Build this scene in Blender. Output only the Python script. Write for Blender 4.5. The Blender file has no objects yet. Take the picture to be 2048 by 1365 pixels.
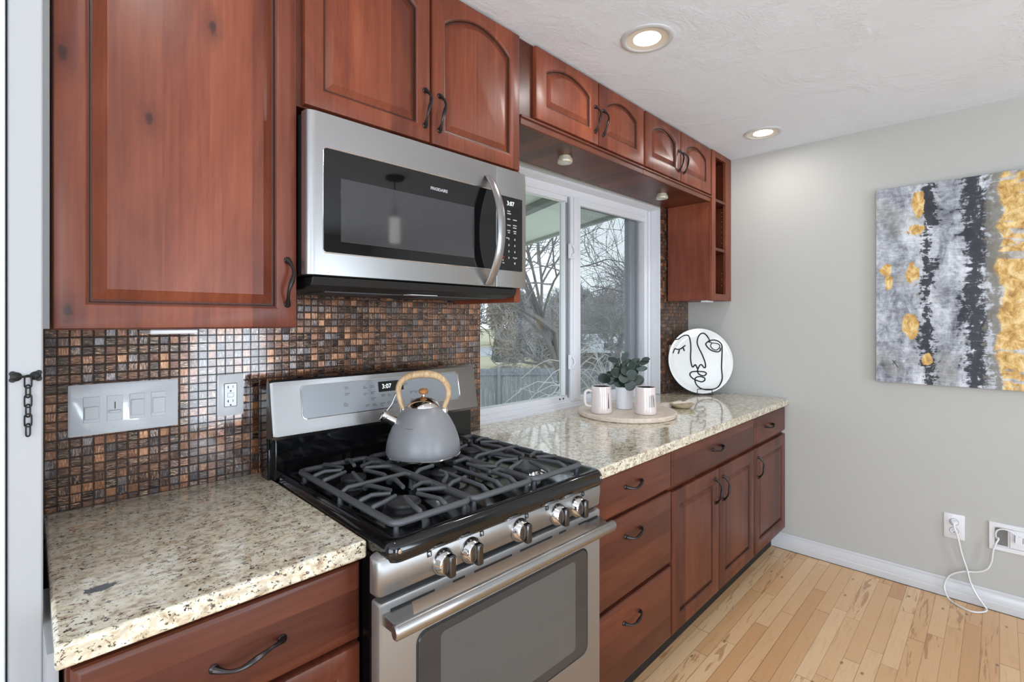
import bpy, bmesh, math, random
from mathutils import Vector, Matrix
PI = math.pi
sc = bpy.context.scene
C = sc.collection

# ------------------------------------------------------------------ camera
cam_d = bpy.data.cameras.new('camera')
cam = bpy.data.objects.new('camera', cam_d); C.objects.link(cam)
cam.location = (0, 0, 1.387)
cam.rotation_euler = (PI/2, 0, math.radians(44.395) - PI/2)
cam_d.sensor_width = 36.0
cam_d.lens = 996.1/2048*36.0
cam_d.shift_y = -(682.5-642.3)/2048
cam_d.clip_start = 0.02; cam_d.clip_end = 500
sc.camera = cam

# ------------------------------------------------------------------ world and exposure
sc.view_settings.view_transform = 'Standard'
sc.view_settings.look = 'None'
sc.view_settings.gamma = 1
sc.view_settings.use_curve_mapping = False
sc.view_settings.exposure = 0.24
world = bpy.data.worlds.new('overcast_sky'); sc.world = world; world.use_nodes = True
_nt = world.node_tree; _bg = _nt.nodes['Background']
_tc = _nt.nodes.new('ShaderNodeTexCoord'); _sp = _nt.nodes.new('ShaderNodeSeparateXYZ')
_nt.links.new(_tc.outputs['Generated'], _sp.inputs[0])
_ns = _nt.nodes.new('ShaderNodeTexNoise'); _ns.inputs['Scale'].default_value = 2.2; _ns.inputs['Detail'].default_value = 5
_nt.links.new(_tc.outputs['Generated'], _ns.inputs['Vector'])
_mx = _nt.nodes.new('ShaderNodeMix'); _mx.data_type = 'RGBA'
_nt.links.new(_ns.outputs['Fac'], _mx.inputs[0])
_mx.inputs[6].default_value = (0.50, 0.58, 0.68, 1); _mx.inputs[7].default_value = (0.82, 0.86, 0.90, 1)
_nt.links.new(_mx.outputs[2], _bg.inputs['Color'])
_bg.inputs['Strength'].default_value = 2.1

def area(name, loc, rot, sx, sy, power, color=(1, 1, 1), shape='RECTANGLE', spread=None):
    d = bpy.data.lights.new(name, 'AREA'); d.shape = shape; d.size = sx
    if shape in ('RECTANGLE', 'ELLIPSE'): d.size_y = sy
    d.energy = power; d.color = color
    if spread: d.spread = spread
    o = bpy.data.objects.new(name, d); C.objects.link(o); o.location = loc; o.rotation_euler = rot
    return o
# daylight coming through the tall windows in the wall behind the camera; the side one is an added, unseen soft fill
area('daylight_window_a', (1.55, -3.50, 1.15), (PI/2+0.35, 0, 0), 0.9, 2.0, 60, (0.80, 0.93, 1.06))
area('daylight_window_b', (-0.9, -3.50, 1.15), (PI/2+0.35, 0, 0), 0.9, 2.0, 60, (0.80, 0.93, 1.06))
area('soft_fill_side', (-2.62, -1.2, 1.20), (0, -PI/2-0.35, 0), 1.8, 2.6, 70, (0.80, 0.93, 1.06))

# ------------------------------------------------------------------ helpers
def s2l(c): return c/12.92 if c <= 0.04045 else ((c+0.055)/1.055)**2.4
def rgb(r, g, b): return (s2l(r/255), s2l(g/255), s2l(b/255), 1)

class N:
    """tiny node helper"""
    def __init__(s, name):
        s.m = bpy.data.materials.new(name); s.m.use_nodes = True
        s.t = s.m.node_tree; s.b = s.t.nodes['Principled BSDF']
        s.out = s.t.nodes['Material Output']
    def n(s, typ, **k):
        x = s.t.nodes.new('ShaderNode'+typ)
        for a, v in k.items(): setattr(x, a, v)
        return x
    def l(s, a, b): s.t.links.new(a, b)
    def put(s, sock, v):
        if isinstance(v, bpy.types.NodeSocket): s.l(v, sock)
        else: sock.default_value = v
    def math(s, op, a, b=0.0, c=None):
        x = s.n('Math', operation=op); s.put(x.inputs[0], a); s.put(x.inputs[1], b)
        if c is not None: s.put(x.inputs[2], c)
        return x.outputs[0]
    def vmath(s, op, a, b=(0, 0, 0)):
        x = s.n('VectorMath', operation=op); s.put(x.inputs[0], a); s.put(x.inputs[1], b); return x.outputs[0]
    def mix(s, f, a, b, mode='MIX'):
        x = s.n('Mix', data_type='RGBA', blend_type=mode); s.put(x.inputs[0], f); s.put(x.inputs[6], a); s.put(x.inputs[7], b); return x.outputs[2]
    def ramp(s, f, stops, interp='LINEAR'):
        x = s.n('ValToRGB'); cr = x.color_ramp; cr.interpolation = interp
        while len(cr.elements) < len(stops): cr.elements.new(0.5)
        for e, (p, c) in zip(cr.elements, stops): e.position = p; e.color = c
        s.put(x.inputs[0], f); return x.outputs[0]
    def step(s, f, lo, hi):
        x = s.n('MapRange'); x.interpolation_type = 'SMOOTHSTEP'
        s.put(x.inputs[0], f); x.inputs[1].default_value = lo; x.inputs[2].default_value = hi
        x.inputs[3].default_value = 0; x.inputs[4].default_value = 1; return x.outputs[0]
    def obj(s): return s.n('TexCoord').outputs['Object']
    def mapping(s, v, scale=(1, 1, 1), loc=(0, 0, 0), rot=(0, 0, 0)):
        x = s.n('Mapping'); s.l(v, x.inputs[0]); x.inputs[1].default_value = loc; x.inputs[2].default_value = rot; x.inputs[3].default_value = scale; return x.outputs[0]
    def noise(s, v, scale=5, detail=3, rough=0.5, dist=0.0):
        x = s.n('TexNoise'); s.l(v, x.inputs['Vector']); x.inputs['Scale'].default_value = scale; x.inputs['Detail'].default_value = detail
        x.inputs['Roughness'].default_value = rough; x.inputs['Distortion'].default_value = dist; return x.outputs['Fac']
    def sep(s, v):
        x = s.n('SeparateXYZ'); s.l(v, x.inputs[0]); return x.outputs
    def comb(s, a, b, c):
        x = s.n('CombineXYZ'); s.put(x.inputs[0], a); s.put(x.inputs[1], b); s.put(x.inputs[2], c); return x.outputs[0]
    def white(s, v):
        x = s.n('TexWhiteNoise', noise_dimensions='3D'); s.l(v, x.inputs['Vector']); return x.outputs
    def bump(s, h, strength=0.2, dist=0.001):
        x = s.n('Bump'); x.inputs['Strength'].default_value = strength; x.inputs['Distance'].default_value = dist
        s.l(h, x.inputs['Height']); s.l(x.outputs[0], s.b.inputs['Normal']); return x
    def set(s, **k):
        names = dict(col='Base Color', rough='Roughness', metal='Metallic', spec='Specular IOR Level', coat='Coat Weight', crough='Coat Roughness',
                     trans='Transmission Weight', ior='IOR', em='Emission Color', es='Emission Strength', alpha='Alpha', sheen='Sheen Weight', aniso='Anisotropic')
        for a, v in k.items(): s.put(s.b.inputs[names[a]], v)
        return s

def plain(name, col, rough=0.5, metal=0.0, coat=0.0, spec=0.5, bump=0.0, bscale=60, crough=0.05):
    m = N(name); m.set(col=col, rough=rough, metal=metal, coat=coat, spec=spec, crough=crough)
    if bump: m.bump(m.noise(m.obj(), bscale, 4, 0.6), bump, 0.002)
    return m.m

def glow(name, col, strength, base=(0.8, 0.8, 0.8, 1)):
    m = N(name); m.set(col=base, em=col, es=strength, rough=0.5); return m.m

# ---- materials
def cherry(name, axis, tone=1.0, knots=0.0, sat=1.0):
    """red-brown stained wood, grain along axis ('x' or 'z')"""
    m = N(name); o = m.obj()
    info = m.n('ObjectInfo').outputs['Random']
    off = m.comb(m.math('MULTIPLY', info, 13.0), m.math('MULTIPLY', info, 5.0), m.math('MULTIPLY', info, 7.0))
    p = m.vmath('ADD', o, off)
    x, y, z = m.sep(p)
    g, a = (x, z) if axis == 'z' else (z, x)      # g across the grain, a along it
    board = m.math('FLOOR', m.math('DIVIDE', g, 0.088))
    rb = m.white(m.comb(board, 3.0, 1.0))[0]
    v = m.comb(m.math('MULTIPLY', g, 55.0), m.math('MULTIPLY', y, 20.0), m.math('MULTIPLY', a, 2.2))
    v2 = m.vmath('ADD', v, m.comb(m.math('MULTIPLY', rb, 17.0), rb, m.math('MULTIPLY', rb, 9.0)))
    fine = m.noise(v2, 1.6, 6, 0.62, 0.6)
    big = m.noise(m.comb(m.math('MULTIPLY', g, 5.0), m.math('MULTIPLY', rb, 20.0), m.math('MULTIPLY', a, 1.6)), 1.3, 4, 0.6, 1.2)
    k = tone
    col = m.ramp(m.math('ADD', m.math('MULTIPLY', fine, 0.45), m.math('MULTIPLY', big, 0.62)),
                 [(0.22, rgb(82*k, 36*k, 22*k)), (0.42, rgb(118*k, 56*k, 35*k)), (0.60, rgb(142*k, 74*k, 48*k)), (0.85, rgb(166*k, 98*k, 68*k))])
    tint = m.ramp(rb, [(0.0, (0.62, 0.52, 0.54, 1)), (0.5, (0.92, 0.88, 0.88, 1)), (1.0, (1.18, 1.10, 1.04, 1))])
    col = m.mix(1.0, col, tint, 'MULTIPLY')
    if knots:
        kx = m.n('TexVoronoi', voronoi_dimensions='2D'); m.l(m.comb(m.math('MULTIPLY', g, 7.5), m.math('MULTIPLY', a, 3.6), 0.0), kx.inputs['Vector']); kx.inputs['Scale'].default_value = 1.0
        rnd = m.sep(kx.outputs['Color'])[0]
        dd = m.math('ADD', kx.outputs['Distance'], m.math('MULTIPLY', m.math('SUBTRACT', m.noise(p, 60, 3), 0.5), 0.12))
        halo = m.math('MULTIPLY', m.math('SUBTRACT', 1.0, m.step(dd, 0.02, 0.26)), m.math('GREATER_THAN', rnd, 1-knots))
        core = m.math('MULTIPLY', m.math('SUBTRACT', 1.0, m.step(dd, 0.02, 0.075)), m.math('GREATER_THAN', rnd, 1-knots))
        col = m.mix(m.math('MULTIPLY', halo, 0.45), col, rgb(70, 26, 24))
        col = m.mix(m.math('MULTIPLY', core, 0.8), col, rgb(40, 20, 16))
    m.set(col=col, rough=0.42, coat=0.14, crough=0.25, spec=0.32)
    m.bump(fine, 0.10, 0.001)
    return m.m

M = {}
M['wood_v'] = cherry('cherry_vertical_grain', 'z', 0.86)
M['wood_knot'] = cherry('knotty_cherry_vertical_grain', 'z', 0.86, knots=0.26)
M['wood_h'] = cherry('cherry_horizontal_grain', 'x', 0.69)
M['wood_dark'] = cherry('cherry_carcass', 'z', 0.70)
M['wood_base'] = cherry('cherry_base_vertical', 'z', 0.70)
M['wood_in'] = plain('cherry_interior_shadowed_void', rgb(66, 27, 16), 0.6)
M['bronze'] = plain('oil_rubbed_bronze', rgb(58, 54, 54), 0.3, 0.85)
M['black_iron'] = plain('black_iron', rgb(34, 33, 34), 0.42, 0.6)

def steel(name, base=0.56, rough=0.27, axis='x', wav=True):
    m = N(name); o = m.obj()
    sc_ = (3, 40, 900) if axis == 'x' else (900, 40, 3)
    ns = m.noise(m.mapping(o, sc_), 1.0, 3, 0.6)
    m.set(col=(base*1.02, base, base*0.985, 1), metal=1.0, rough=m.math('ADD', m.math('MULTIPLY', ns, 0.10), rough-0.05), aniso=0.5)
    if name.endswith('range'): m.set(metal=0.88)
    m.bump(ns, 0.006, 0.0003)
    return m.m
M['steel'] = steel('brushed_steel', 0.37, 0.31)
M['steel_guard'] = steel('brushed_steel_guard', 0.29, 0.34)
M['steel_range'] = steel('brushed_steel_range', 0.33, 0.42)
M['chrome'] = plain('polished_chrome', (0.72, 0.71, 0.70, 1), 0.09, 1.0)
M['knob_grip'] = plain('dark_chrome_grip', (0.10, 0.10, 0.105, 1), 0.2, 1.0)
M['enamel'] = plain('black_enamel', rgb(12, 12, 13), 0.09, 0, 0.15)
M['black_matte'] = plain('black_matte', rgb(16, 16, 17), 0.55)
M['iron'] = plain('cast_iron', rgb(84, 85, 88), 0.42, 0.25, bump=0.25, bscale=500)
M['cap'] = plain('burner_cap_enamel', rgb(52, 53, 55), 0.4, 0.1)
M['blackglass'] = plain('black_glass', rgb(13, 13, 14), 0.03, 0, 0.0)
M['panel_gray'] = plain('satin_silver_overlay', rgb(150, 153, 157), 0.32, 0.35)
M['white_plastic'] = plain('white_plastic', rgb(226, 226, 228), 0.25, 0, 0.3)
M['plate_plastic'] = plain('glossy_gray_white_plastic', rgb(222, 224, 229), 0.14, 0, 0.6)
M['slot'] = plain('dark_slot', rgb(25, 25, 26), 0.6)
M['vinyl'] = plain('white_vinyl', rgb(222, 222, 226), 0.32)
M['vinyl_gray'] = plain('gray_track', rgb(128, 132, 138), 0.45)
M['trimpaint'] = plain('white_gloss_paint', rgb(206, 207, 209), 0.26, 0, 0.25, bump=0.08, bscale=30)
M['gray_filler'] = plain('gray_filler_paint', rgb(160, 161, 165), 0.5)
M['kettle'] = plain('matte_gray_enamel', rgb(130, 129, 131), 0.38, 0, 0.15, crough=0.3)
M['ceramic_pink'] = plain('blush_ceramic', rgb(222, 208, 204), 0.2, 0, 0.5)
M['ceramic_dark'] = plain('dark_mug_inside', rgb(30, 27, 27), 0.25, 0, 0.4)
M['ceramic_white'] = plain('white_ceramic', rgb(228, 228, 232), 0.3, 0, 0.3)
M['plate_white'] = plain('glossy_white_plate', rgb(232, 231, 228), 0.12, 0, 0.7)
M['ink'] = plain('black_line_ink', rgb(18, 18, 18), 0.3)
M['led_white'] = glow('lit_diffuser', (1.0, 0.94, 0.85, 1), 9.0)
M['puck_lens'] = plain('puck_lens', rgb(205, 203, 196), 0.15, 0.2)
M['cream_metal'] = plain('cream_metal_ring', rgb(200, 192, 172), 0.35, 0.3)
M['digit'] = glow('display_digit', (0.8, 0.95, 1.0, 1), 1.2)
M['print_white'] = plain('white_print', rgb(172, 172, 172), 0.5)
M['print_dark'] = plain('dark_print', rgb(50, 50, 52), 0.5)
M['print_red'] = plain('red_print', rgb(150, 40, 38), 0.5)

def wallpaint(name, c, b=0.25, scale=90):
    m = N(name); o = m.obj()
    h = m.noise(o, scale, 4, 0.6, 0.3)
    m.set(col=c, rough=0.6, spec=0.3); m.bump(h, b, 0.003); return m.m
M['wall'] = wallpaint('greige_orange_peel_paint', rgb(186, 185, 180), 0.16, 110)
M['ceiling'] = None
_m = N('white_trowel_texture'); _o = _m.obj()
_h = _m.noise(_o, 70, 5, 0.6, 0.8); _p = _m.step(_m.noise(_o, 3.2, 4, 0.6, 1.0), 0.44, 0.62)
_m.set(col=rgb(232, 238, 247), rough=0.75, spec=0.2); _m.bump(_m.math('MULTIPLY', _h, _m.math('ADD', _m.math('MULTIPLY', _p, 0.9), 0.12)), 0.5, 0.006)
M['ceiling'] = _m.m

def granite():
    m = N('speckled_granite'); o = m.obj()
    w = m.vmath('ADD', m.mapping(o, (0.8, 1.0, 1.0)), m.comb(m.math('MULTIPLY', m.noise(o, 60, 2), 0.010), m.math('MULTIPLY', m.noise(m.mapping(o, loc=(3, 1, 0)), 60, 2), 0.010), 0.0))
    a = m.noise(w, 62, 4, 0.6, 0.2)
    col = m.ramp(a, [(0.30, rgb(158, 138, 114)), (0.40, rgb(194, 177, 150)), (0.50, rgb(220, 209, 184)), (0.60, rgb(232, 224, 204)), (0.75, rgb(220, 222, 210))])
    gpat = m.step(m.noise(m.mapping(o, loc=(1, 5, 2)), 30, 3, 0.6, 0.4), 0.55, 0.62)
    col = m.mix(m.math('MULTIPLY', gpat, 0.45), col, rgb(186, 176, 160))
    dk = m.step(m.noise(w, 170, 3, 0.6, 0.6), 0.57, 0.60)
    clump = m.step(m.noise(m.mapping(o, loc=(8, 2, 4)), 40, 3, 0.6), 0.42, 0.52)
    col = m.mix(m.math('MULTIPLY', m.math('MULTIPLY', dk, clump), 0.95), col, rgb(58, 50, 46))
    red = m.step(m.noise(m.vmath('ADD', w, (3.3, 1.7, 0.4)), 88, 3, 0.6, 0.4), 0.66, 0.685)
    col = m.mix(m.math('MULTIPLY', red, 0.85), col, rgb(92, 40, 32))
    blk = m.step(m.noise(m.vmath('ADD', w, (7.3, 2.2, 9.4)), 90, 3, 0.6, 0.3), 0.67, 0.69)
    col = m.mix(blk, col, rgb(34, 33, 36))
    # the one large dark mark in the left slab
    x, y, z = m.sep(o)
    dx = m.math('DIVIDE', m.math('SUBTRACT', x, -0.180), 0.026); dy = m.math('DIVIDE', m.math('SUBTRACT', y, -0.163), 0.013)
    d = m.math('ADD', m.math('ADD', m.math('MULTIPLY', dx, dx), m.math('MULTIPLY', dy, dy)), m.math('MULTIPLY', m.math('SUBTRACT', m.noise(o, 120, 4, 0.7), 0.5), 3.0))
    col = m.mix(m.math('SUBTRACT', 1.0, m.step(d, 0.8, 1.0)), col, rgb(36, 35, 38))
    m.set(col=col, rough=0.13, coat=0.5, crough=0.03, spec=0.5); m.bump(a, 0.03, 0.001)
    return m.m
M['granite'] = granite()

def mosaic():
    m = N('glass_mosaic_tile'); o = m.obj(); x, y, z = m.sep(o)
    P = 0.0232
    u = m.math('DIVIDE', x, P); v = m.math('DIVIDE', z, P)
    cu, cv = m.math('FLOOR', u), m.math('FLOOR', v); fu, fv = m.math('FRACT', u), m.math('FRACT', v)
    cell = m.comb(cu, cv, 0.0); wn = m.white(cell); r1 = wn[0]; rc = m.sep(wn[1])
    # grout mask
    du = m.math('ABSOLUTE', m.math('SUBTRACT', fu, 0.5)); dv = m.math('ABSOLUTE', m.math('SUBTRACT', fv, 0.5))
    edge = m.math('MAXIMUM', du, dv); grout = m.step(edge, 0.435, 0.465)
    base = m.ramp(r1, [(0.0, rgb(42, 24, 18)), (0.16, rgb(74, 44, 32)), (0.34, rgb(104, 64, 44)), (0.50, rgb(86, 60, 50)), (0.62, rgb(128, 82, 54)),
                       (0.74, rgb(70, 62, 64)), (0.84, rgb(150, 98, 62)), (0.92, rgb(98, 92, 96)), (0.97, rgb(44, 36, 38))], 'CONSTANT')
    # streaks running either way in each tile
    loc = m.comb(m.math('ADD', m.math('MULTIPLY', fu, m.math('ADD', 1.0, m.math('MULTIPLY', m.math('GREATER_THAN', rc[0], 0.5), 6.0))), m.math('MULTIPLY', rc[1], 31)),
                 m.math('ADD', m.math('MULTIPLY', fv, m.math('ADD', 1.0, m.math('MULTIPLY', m.math('LESS_THAN', rc[0], 0.5), 6.0))), m.math('MULTIPLY', rc[2], 57)), 0.0)
    st = m.noise(loc, 1.3, 3, 0.65, 0.9)
    hi = m.step(st, 0.50, 0.64)
    col = m.mix(m.math('MULTIPLY', hi, m.math('ADD', 0.15, m.math('MULTIPLY', rc[1], 0.55))), base, rgb(214, 172, 134))
    lo = m.step(st, 0.50, 0.36)
    col = m.mix(m.math('MULTIPLY', m.step(m.math('SUBTRACT', 1.0, st), 0.54, 0.66), 0.6), col, rgb(34, 20, 16))
    col = m.mix(grout, col, rgb(54, 38, 32))
    m.set(col=col, rough=m.math('ADD', 0.12, m.math('MULTIPLY', grout, 0.6)), coat=m.math('SUBTRACT', 0.9, m.math('MULTIPLY', grout, 0.9)), crough=0.08, metal=m.math('MULTIPLY', m.math('SUBTRACT', 1.0, grout), 0.35))
    h = m.math('ADD', m.math('MULTIPLY', m.math('SUBTRACT', 1.0, m.step(edge, 0.36, 0.46)), 1.0), m.math('MULTIPLY', st, 0.3))
    tilt = m.math('ADD', m.math('MULTIPLY', m.math('SUBTRACT', fu, 0.5), m.math('MULTIPLY', m.math('SUBTRACT', rc[0], 0.5), 1.2)),
                  m.math('MULTIPLY', m.math('SUBTRACT', fv, 0.5), m.math('MULTIPLY', m.math('SUBTRACT', rc[2], 0.5), 1.2)))
    m.bump(m.math('ADD', h, tilt), 0.7, 0.0016)
    return m.m
M['tile'] = mosaic()

def floorwood():
    m = N('knotty_maple_strip_floor'); o = m.obj(); x, y, z = m.sep(o)
    W = 0.0575
    v = m.math('DIVIDE', y, W); row = m.math('FLOOR', v); fv = m.math('FRACT', v)
    rr = m.white(m.comb(row, 7.0, 2.0)); r0 = rr[0]; r3 = m.sep(rr[1])
    L = m.math('ADD', 0.50, m.math('MULTIPLY', r3[1], 0.6))
    u = m.math('ADD', m.math('DIVIDE', x, L), m.math('MULTIPLY', r0, 9.0)); col_ = m.math('FLOOR', u); fu = m.math('FRACT', u)
    wn = m.white(m.comb(row, col_, 4.0)); rp = wn[0]; rq = m.sep(wn[1])
    base = m.ramp(rp, [(0.0, rgb(212, 164, 116)), (0.35, rgb(226, 184, 138)), (0.65, rgb(234, 196, 152)), (0.88, rgb(218, 172, 124)), (1.0, rgb(202, 152, 104))])
    g = m.comb(m.math('ADD', m.math('MULTIPLY', x, 2.2), m.math('MULTIPLY', rp, 40)), m.math('ADD', m.math('MULTIPLY', y, 22), m.math('MULTIPLY', rq[0], 30)), 0.0)
    n1 = m.noise(g, 2.2, 6, 0.62, 1.4)
    col = m.mix(m.math('MULTIPLY', m.step(n1, 0.5, 0.75), 0.30), base, rgb(172, 122, 78))
    heart = m.math('MULTIPLY', m.step(m.noise(g, 0.9, 5, 0.65, 2.6), 0.55, 0.60), m.math('GREATER_THAN', rq[1], 0.55))
    col = m.mix(m.math('MULTIPLY', heart, 0.55), col, rgb(150, 96, 58))
    kn = m.n('TexVoronoi', voronoi_dimensions='2D'); m.l(m.comb(m.math('MULTIPLY', x, 5.0), m.math('MULTIPLY', y, 9.0), 0.0), kn.inputs['Vector']); kn.inputs['Scale'].default_value = 1.0
    kd = m.math('ADD', kn.outputs['Distance'], m.math('MULTIPLY', m.noise(o, 80, 3), 0.10))
    kc = m.math('MULTIPLY', m.math('SUBTRACT', 1.0, m.step(kd, 0.07, 0.12)), m.math('GREATER_THAN', m.sep(kn.outputs['Color'])[0], 0.72))
    col = m.mix(m.math('MULTIPLY', kc, 0.75), col, rgb(104, 64, 38))
    gv = m.math('ABSOLUTE', m.math('SUBTRACT', fv, 0.5)); gap = m.step(gv, 0.480, 0.494)
    gu = m.math('MULTIPLY', m.math('ABSOLUTE', m.math('SUBTRACT', fu, 0.5)), 1.0); gap2 = m.step(gu, 0.4965, 0.4985)
    gg = m.math('MAXIMUM', m.math('MULTIPLY', gap, m.math('ADD', 0.45, m.math('MULTIPLY', r3[2], 0.5))), m.math('MULTIPLY', gap2, 0.5))
    col = m.mix(gg, col, rgb(66, 42, 26))
    m.set(col=col, rough=0.34, coat=0.15, crough=0.2, spec=0.4); m.bump(m.math('SUBTRACT', 1.0, gg), 0.2, 0.001)
    return m.m
M['floor'] = floorwood()

def palewood(name, c1, c2, scale=(6, 40, 40)):
    m = N(name); o = m.obj()
    n = m.noise(m.mapping(o, scale), 1.6, 5, 0.6, 1.4)
    m.set(col=m.mix(m.step(n, 0.35, 0.7), c1, c2), rough=0.45, spec=0.35); m.bump(n, 0.1, 0.001); return m.m
M['board'] = palewood('pale_board_wood', rgb(228, 214, 200), rgb(212, 192, 172))
M['kettle_wood'] = palewood('turned_handle_wood', rgb(206, 178, 142), rgb(172, 134, 92), (60, 60, 18))
M['knob_wood'] = palewood('honey_knob_wood', rgb(178, 124, 78), rgb(136, 86, 48), (50, 50, 50))

def art():
    m = N('abstract_canvas_paint'); o = m.obj(); x, y, z = m.sep(o)
    # y runs from 0.478 (left edge in the room view) down; z 1.06..2.09
    s = m.math('SUBTRACT', 0.478, y)            # metres from the left edge
    t = m.math('SUBTRACT', z, 1.06)
    p = m.comb(s, t, 0.0)
    n1 = m.noise(m.mapping(p, (9, 4, 1)), 1.0, 6, 0.65, 0.7)
    n2 = m.noise(m.mapping(p, (30, 22, 1), (4, 7, 0)), 1.0, 6, 0.7, 0.6)
    n3 = m.noise(m.mapping(p, (14, 60, 1), (1, 2, 0)), 1.0, 5, 0.7, 1.0)
    c = m.ramp(m.math('ADD', m.math('ADD', m.math('MULTIPLY', n1, 0.55), m.math('MULTIPLY', n2, 0.3)), m.math('MULTIPLY', n3, 0.2)),
               [(0.38, rgb(74, 78, 88)), (0.47, rgb(132, 136, 145)), (0.54, rgb(176, 180, 188)), (0.63, rgb(222, 225, 232))])
    beige = m.step(m.noise(m.mapping(p, (5, 5, 1), (9, 1, 0)), 1.0, 3, 0.5), 0.55, 0.68)
    c = m.mix(m.math('MULTIPLY', beige, 0.45), c, rgb(146, 142, 128))
    def band(cen, w, amt, off):
        wob = m.math('ADD', cen, m.math('MULTIPLY', m.math('SUBTRACT', m.noise(m.mapping(p, (0.0, 5, 1), (off, 0, 0)), 1.0, 4, 0.6), 0.5), 0.05))
        d = m.math('ABSOLUTE', m.math('SUBTRACT', s, wob))
        d = m.math('ADD', d, m.math('MULTIPLY', m.math('SUBTRACT', n2, 0.5), 0.16)); d = m.math('ADD', d, m.math('MULTIPLY', m.math('SUBTRACT', n3, 0.5), 0.12)); d = m.math('ADD', d, m.math('MULTIPLY', m.math('SUBTRACT', n1, 0.5), 0.16))
        return m.math('MULTIPLY', m.math('SUBTRACT', 1.0, m.step(d, w*0.5, w)), amt)
    c = m.mix(band(0.212, 0.026, 0.92, 3.0), c, rgb(36, 37, 44))
    c = m.mix(band(0.392, 0.050, 0.95, 8.0), c, rgb(40, 42, 50))
    c = m.mix(band(0.470, 0.035, 0.8, 12.0), c, rgb(128, 124, 112))
    gold = m.ramp(n2, [(0.35, rgb(166, 124, 66)), (0.48, rgb(212, 170, 98)), (0.62, rgb(240, 214, 156))])
    wob = m.math('MULTIPLY', m.math('SUBTRACT', m.noise(m.mapping(p, (5, 8, 1), (5, 5, 0)), 1.0, 4, 0.6), 0.5), 0.10)
    gm = m.step(m.math('ADD', s, wob), 0.470, 0.486)
    hole = m.step(m.noise(m.mapping(p, (5, 20, 1), (2, 2, 0)), 1.0, 4, 0.6, 0.8), 0.565, 0.60)
    gm = m.math('MULTIPLY', gm, m.math('SUBTRACT', 1.0, m.math('MULTIPLY', hole, 0.8)))
    c = m.mix(gm, c, gold)
    for (cs, ct, rs, rt) in ((0.175, 0.93, .024, .075), (0.165, 0.80, .040, .035), (0.045, 0.60, .028, .03), (0.055, 0.53, .018, .035), (0.155, 0.57, .030, .055), (0.145, 0.30, .032, .060), (0.212, 0.13, .020, .030)):
        dx = m.math('DIVIDE', m.math('SUBTRACT', s, cs), rs); dz = m.math('DIVIDE', m.math('SUBTRACT', t, ct), rt)
        d = m.math('ADD', m.math('MULTIPLY', dx, dx), m.math('MULTIPLY', dz, dz))
        d = m.math('ADD', d, m.math('ADD', m.math('MULTIPLY', m.math('SUBTRACT', n2, 0.5), 3.4), m.math('MULTIPLY', m.math('SUBTRACT', n1, 0.5), 3.0)))
        c = m.mix(m.math('SUBTRACT', 1.0, m.step(d, 0.85, 1.1)), c, gold)
    m.set(col=c, rough=0.5, spec=0.4, metal=0.0)
    m.bump(m.math('ADD', n2, m.math('MULTIPLY', n3, 0.6)), 0.5, 0.004)
    return m.m
M['art'] = art()
M['canvas_side'] = plain('painted_canvas_edge', rgb(112, 114, 118), 0.6)

def glassmat(name, tint=(0.93, 0.96, 0.96, 1), refl=0.09):
    m = N(name); t = m.t
    tr = m.n('BsdfTransparent'); tr.inputs[0].default_value = tint
    gl = m.n('BsdfGlossy'); gl.inputs['Roughness'].default_value = 0.0; gl.inputs[0].default_value = (0.9, 0.9, 0.9, 1)
    lw = m.n('LayerWeight'); lw.inputs[0].default_value = 0.5
    fr = m.math('ADD', 0.035, m.math('MULTIPLY', m.math('POWER', lw.outputs['Facing'], 5.0), 0.9))
    mx = m.n('MixShader'); m.l(fr, mx.inputs[0]); m.l(tr.outputs[0], mx.inputs[1]); m.l(gl.outputs[0], mx.inputs[2])
    m.l(mx.outputs[0], m.out.inputs['Surface']); return m.m
M['glass'] = glassmat('window_glass')
def screenmat():
    m = N('insect_screen_mesh'); o = m.obj(); x, y, z = m.sep(o)
    fx = m.math('ABSOLUTE', m.math('SUBTRACT', m.math('FRACT', m.math('MULTIPLY', x, 170.0)), 0.5))
    fz = m.math('ABSOLUTE', m.math('SUBTRACT', m.math('FRACT', m.math('MULTIPLY', z, 170.0)), 0.5))
    line = m.math('GREATER_THAN', m.math('MAXIMUM', fx, fz), 0.40)
    tr = m.n('BsdfTransparent'); df = m.n('BsdfDiffuse'); df.inputs[0].default_value = rgb(120, 122, 124)
    mx = m.n('MixShader'); m.l(line, mx.inputs[0]); m.l(tr.outputs[0], mx.inputs[1]); m.l(df.outputs[0], mx.inputs[2]); m.l(mx.outputs[0], m.out.inputs['Surface']); return m.m
M['screen'] = screenmat()

def meshdots(name, c1, c2, k=260, axes='xz', rough=0.12, coat=1.0):
    m = N(name); o = m.obj(); x, y, z = m.sep(o)
    a = m.math('SUBTRACT', m.math('FRACT', m.math('MULTIPLY', x, k)), 0.5); b = m.math('SUBTRACT', m.math('FRACT', m.math('MULTIPLY', z, k)), 0.5)
    d = m.math('ADD', m.math('MULTIPLY', a, a), m.math('MULTIPLY', b, b))
    m.set(col=m.mix(m.step(d, 0.05, 0.14), c1, c2), rough=rough, coat=coat, crough=0.03); return m.m
M['mw_mesh'] = meshdots('microwave_door_mesh', rgb(26, 26, 27), rgb(66, 66, 67), 300, coat=0.0, rough=0.05)
M['oven_mesh'] = meshdots('oven_door_mesh', rgb(50, 50, 50), rgb(92, 91, 89), 420, rough=0.12, coat=0.0)
M['oven_glass'] = plain('smoked_oven_glass', rgb(52, 52, 53), 0.05, 0, 0.0)

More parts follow.
